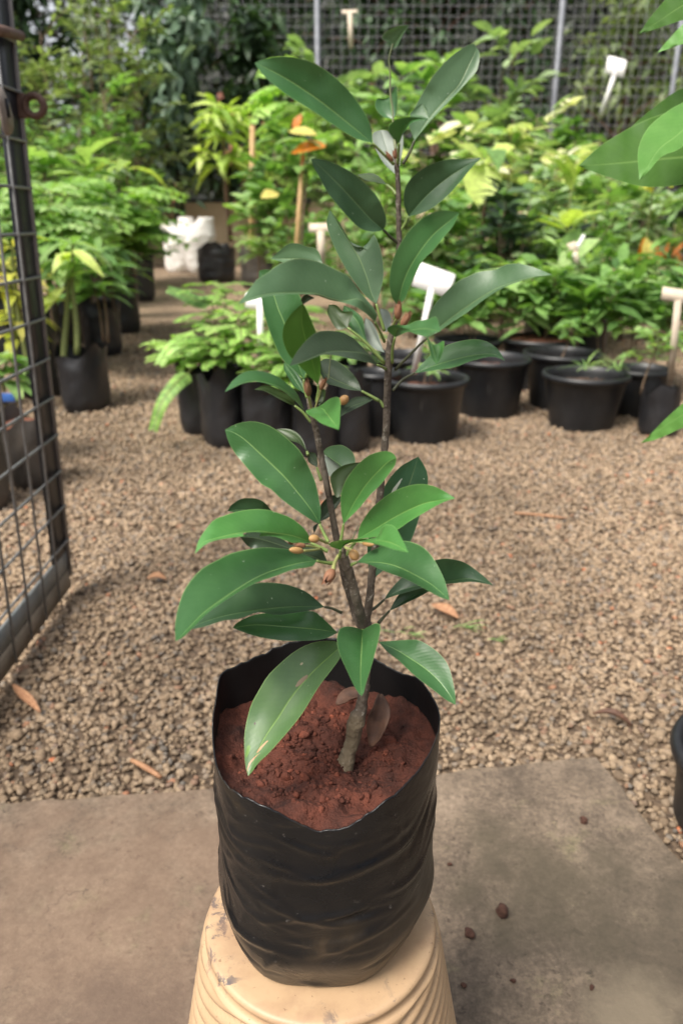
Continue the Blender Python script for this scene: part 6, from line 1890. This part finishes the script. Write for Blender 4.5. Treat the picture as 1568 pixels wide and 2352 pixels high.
# ------------------------------------------------------------------ plant leaning in from the right edge, rooted in the pot beside the slab
def build_right():
    b = Vector((.572, .845, .08))
    e = empty('mango_sapling', b, 'large-leaved sapling leaning in at the upper right, rooted in the dark edge pot', 'sapling')
    top = Vector((.66, .90, 1.16))
    c = bezier(b, Vector((.62, .90, .65)), top, 12)
    st = MB(); st.tube(c, [.009 * (1 - .5 * i / 11) for i in range(12)], 9)
    def hub(i): return c[i]
    blades = []
    def mk(base, tip, e1, mid, e2, Yb, Yt, tone, hubp):
        N, Cn = 22, 3
        C1 = smooth_curve([base] + e1 + [tip], N); CM = smooth_curve([base] + mid + [tip], N); C2 = smooth_curve([base] + e2 + [tip], N)
        V, uv = [], []
        for i in range(N):
            t = i / (N - 1); Y = Yb + (Yt - Yb) * t
            for j in range(-Cn, Cn + 1):
                cc = abs(j) / Cn; E = C1 if j < 0 else C2
                q = CM[i] + (E[i] - CM[i]) * cc
                dy = (-(E[i] - CM[i])[1] / 1764) * .35 * cc
                V.append(W(q[0], q[1], Y + dy + .002 * math.sin(t * 40) * cc)[:]); uv.append((t, .5 + .5 * j / Cn))
        K = 2 * Cn + 1
        f = np.array([(i * K + j, i * K + j + 1, (i + 1) * K + j + 1, (i + 1) * K + j) for i in range(N - 1) for j in range(K - 1)])
        nz = np.cross(np.array(V[f[len(f) // 2][2]]) - np.array(V[f[len(f) // 2][0]]), np.array(V[f[len(f) // 2][3]]) - np.array(V[f[len(f) // 2][1]]))
        if np.dot(nz, np.array([0, 0, CAM_H]) - np.array(V[len(V) // 2])) < 0: f = f[:, ::-1]
        np_mesh('leaf', V, f, RL[tone], e, uvs=uv)
        st.tube(bezier(hubp, hubp.lerp(W(base[0], base[1], Yb), .5) + Vector((0, 0, .02)), W(base[0], base[1], Yb), 6), .0028, 6)
    RL = {'deep': leaf_mat('broad deep green leaf', (.040, .110, .014), (.052, .130, .018), (.035, .085, .012), .6, vein=(.12, .22, .05), dust=.1, spec=.2),
          'bright': leaf_mat('broad bright leaf', (.09, .23, .045), (.115, .27, .055), (.07, .15, .025), .5, vein=(.18, .34, .09), dust=.1, spec=.35)}
    mk((1700, 356), (1328, 381), [(1640, 250), (1560, 252), (1480, 276), (1400, 320), (1360, 350)], [(1560, 362), (1450, 372), (1380, 378)], [(1640, 410), (1568, 424), (1480, 429), (1400, 408), (1350, 390)], .90, .93, 'deep', hub(8))
    mk((1690, 130), (1467, 413), [(1600, 215), (1540, 250), (1490, 290), (1466, 335), (1464, 375)], [(1580, 285), (1515, 340), (1485, 385)], [(1630, 250), (1568, 335), (1520, 358), (1490, 392)], .90, .84, 'bright', hub(9))
    mk((1690, 200), (1420, 318), [(1620, 195), (1560, 205), (1490, 255), (1450, 290)], [(1560, 250), (1470, 295)], [(1600, 290), (1500, 305), (1450, 312)], .95, .97, 'deep', hub(9))
    mk((1720, -60), (1466, 78), [(1650, -70), (1560, -30), (1500, 30)], [(1580, 5), (1510, 50)], [(1620, 30), (1560, 48), (1500, 68)], .92, .93, 'deep', hub(11))
    mk((1700, 40), (1508, 122), [(1640, 20), (1580, 45), (1530, 95)], [(1600, 70), (1545, 105)], [(1640, 100), (1575, 100), (1535, 112)], .90, .90, 'bright', hub(11))
    mk((1660, 860), (1470, 1018), [(1600, 900), (1540, 950), (1490, 1000)], [(1590, 935), (1530, 975)], [(1620, 960), (1560, 985), (1510, 1008)], .93, .96, 'bright', hub(5))
    st.build('stem', M['stem_green'], e)
build_right()

# ------------------------------------------------------------------ litter on the gravel and slab
def on(px, py, z=.016): return G(px, py, z)
dead_leaf('dead_leaf', 'orange dead leaf on the gravel at the left edge', [on(30, 1572, .03), on(50, 1598, .022), on(92, 1636, .016)], .020, M['tan_leaf'], .9, 'dead leaves on the gravel')
dead_leaf('dead_leaf', 'pale brown dead leaf on the gravel right of the lowest right leaf', [on(990, 1388, .022), on(1018, 1402, .022), on(1052, 1420, .016)], .036, M['tan_leaf'], .5, 'dead leaves on the gravel')
dead_leaf('dead_leaf', 'curled brown dead leaf on dark damp gravel at the right', [on(1360, 1640, .018), on(1405, 1640, .028), on(1452, 1668, .014)], .015, M['brown_leaf'], 1.0, 'dead leaves on the gravel')
dead_leaf('dead_leaf', 'small cream dead leaf on the gravel left of the large arched leaf', [on(338, 1330, .020), on(358, 1324, .024), on(382, 1330, .018)], .024, M['tan_leaf'], .5, 'dead leaves on the gravel')
def stick(label, a, b, r, name='stick'):
    m = MB(); mid = a.lerp(b, .5) + Vector((.002, 0, .003))
    m.tube(bezier(a, mid, b, 8), [r * (1 - .3 * abs(i - 3.5) / 3.5) for i in range(8)], 7)
    o = m.build(name, M['tan_leaf'])
    for v in o.data.vertices: v.co -= a
    o.location = a
    tag(o, label, 'stick', 'dry sticks on the gravel')
stick('short dry brown stick on the gravel left of the bag', on(302, 1746, .018), on(370, 1786, .014), .0048)
stick('thin reddish stick on the gravel far right of the seedling', on(1180, 1178, .014), on(1300, 1190, .014), .004)
for (px, py, s, lab) in ((1340, 1884, .0058, 'dark soil clod on the slab nearest its broken right edge'), (1152, 2092, .0085, 'largest dark soil clod on the slab right of the pot'), (1077, 2145, .0066, 'round brown soil clod on the slab close to the pot'),
                         (1003 + 30, 1985, .0035, 'tiny soil crumb on the slab just beside the bag'), (1178, 2252, .0034, 'tiny soil crumb on the slab below the largest clod'), (1358, 2268, .0036, 'tiny soil crumb at the lower right of the slab'), (1064, 2262, .0032, 'tiny soil crumb on the slab by the pot flank')):
    c = on(px, py, .016 + s * .6)
    v, f = scatter_stones(np.array([c.x]), np.array([c.y]), np.array([c.z]), np.array([s]), 3, (.75, .95), int(px))
    v = v - np.array(c[:])
    o = np_mesh('soil_clod', v, f, M['dirt']); o.location = c
    tag(o, lab, 'clod', 'soil clods on the slab')
# a few weeds in the gravel
for i, (px, py, lab, L_) in enumerate([(930, 1455, 'thin green weed in the gravel just behind the bag', .06), (1050, 1440, 'pale grass sprig in the gravel beside the dead leaf', .07), (1130, 1470, 'tiny weed in the gravel right of the grass sprig', .03)]):
    p = on(px, py, .012); R = R_(200 + i)
    e = empty('weed', p, lab, 'weed', 'weeds in the gravel'); f = Fol()
    for k in range(7):
        f.add(p + Vector((R.normal(0, .008), R.normal(0, .006), 0)), rdir(R.uniform(-.6, .9) if i else R.uniform(0, 6.28), R.uniform(.05, .5)), UP, L_ * R.uniform(.3, 1.0), .0032, .3)
    f.build('blades', M['light'], e)
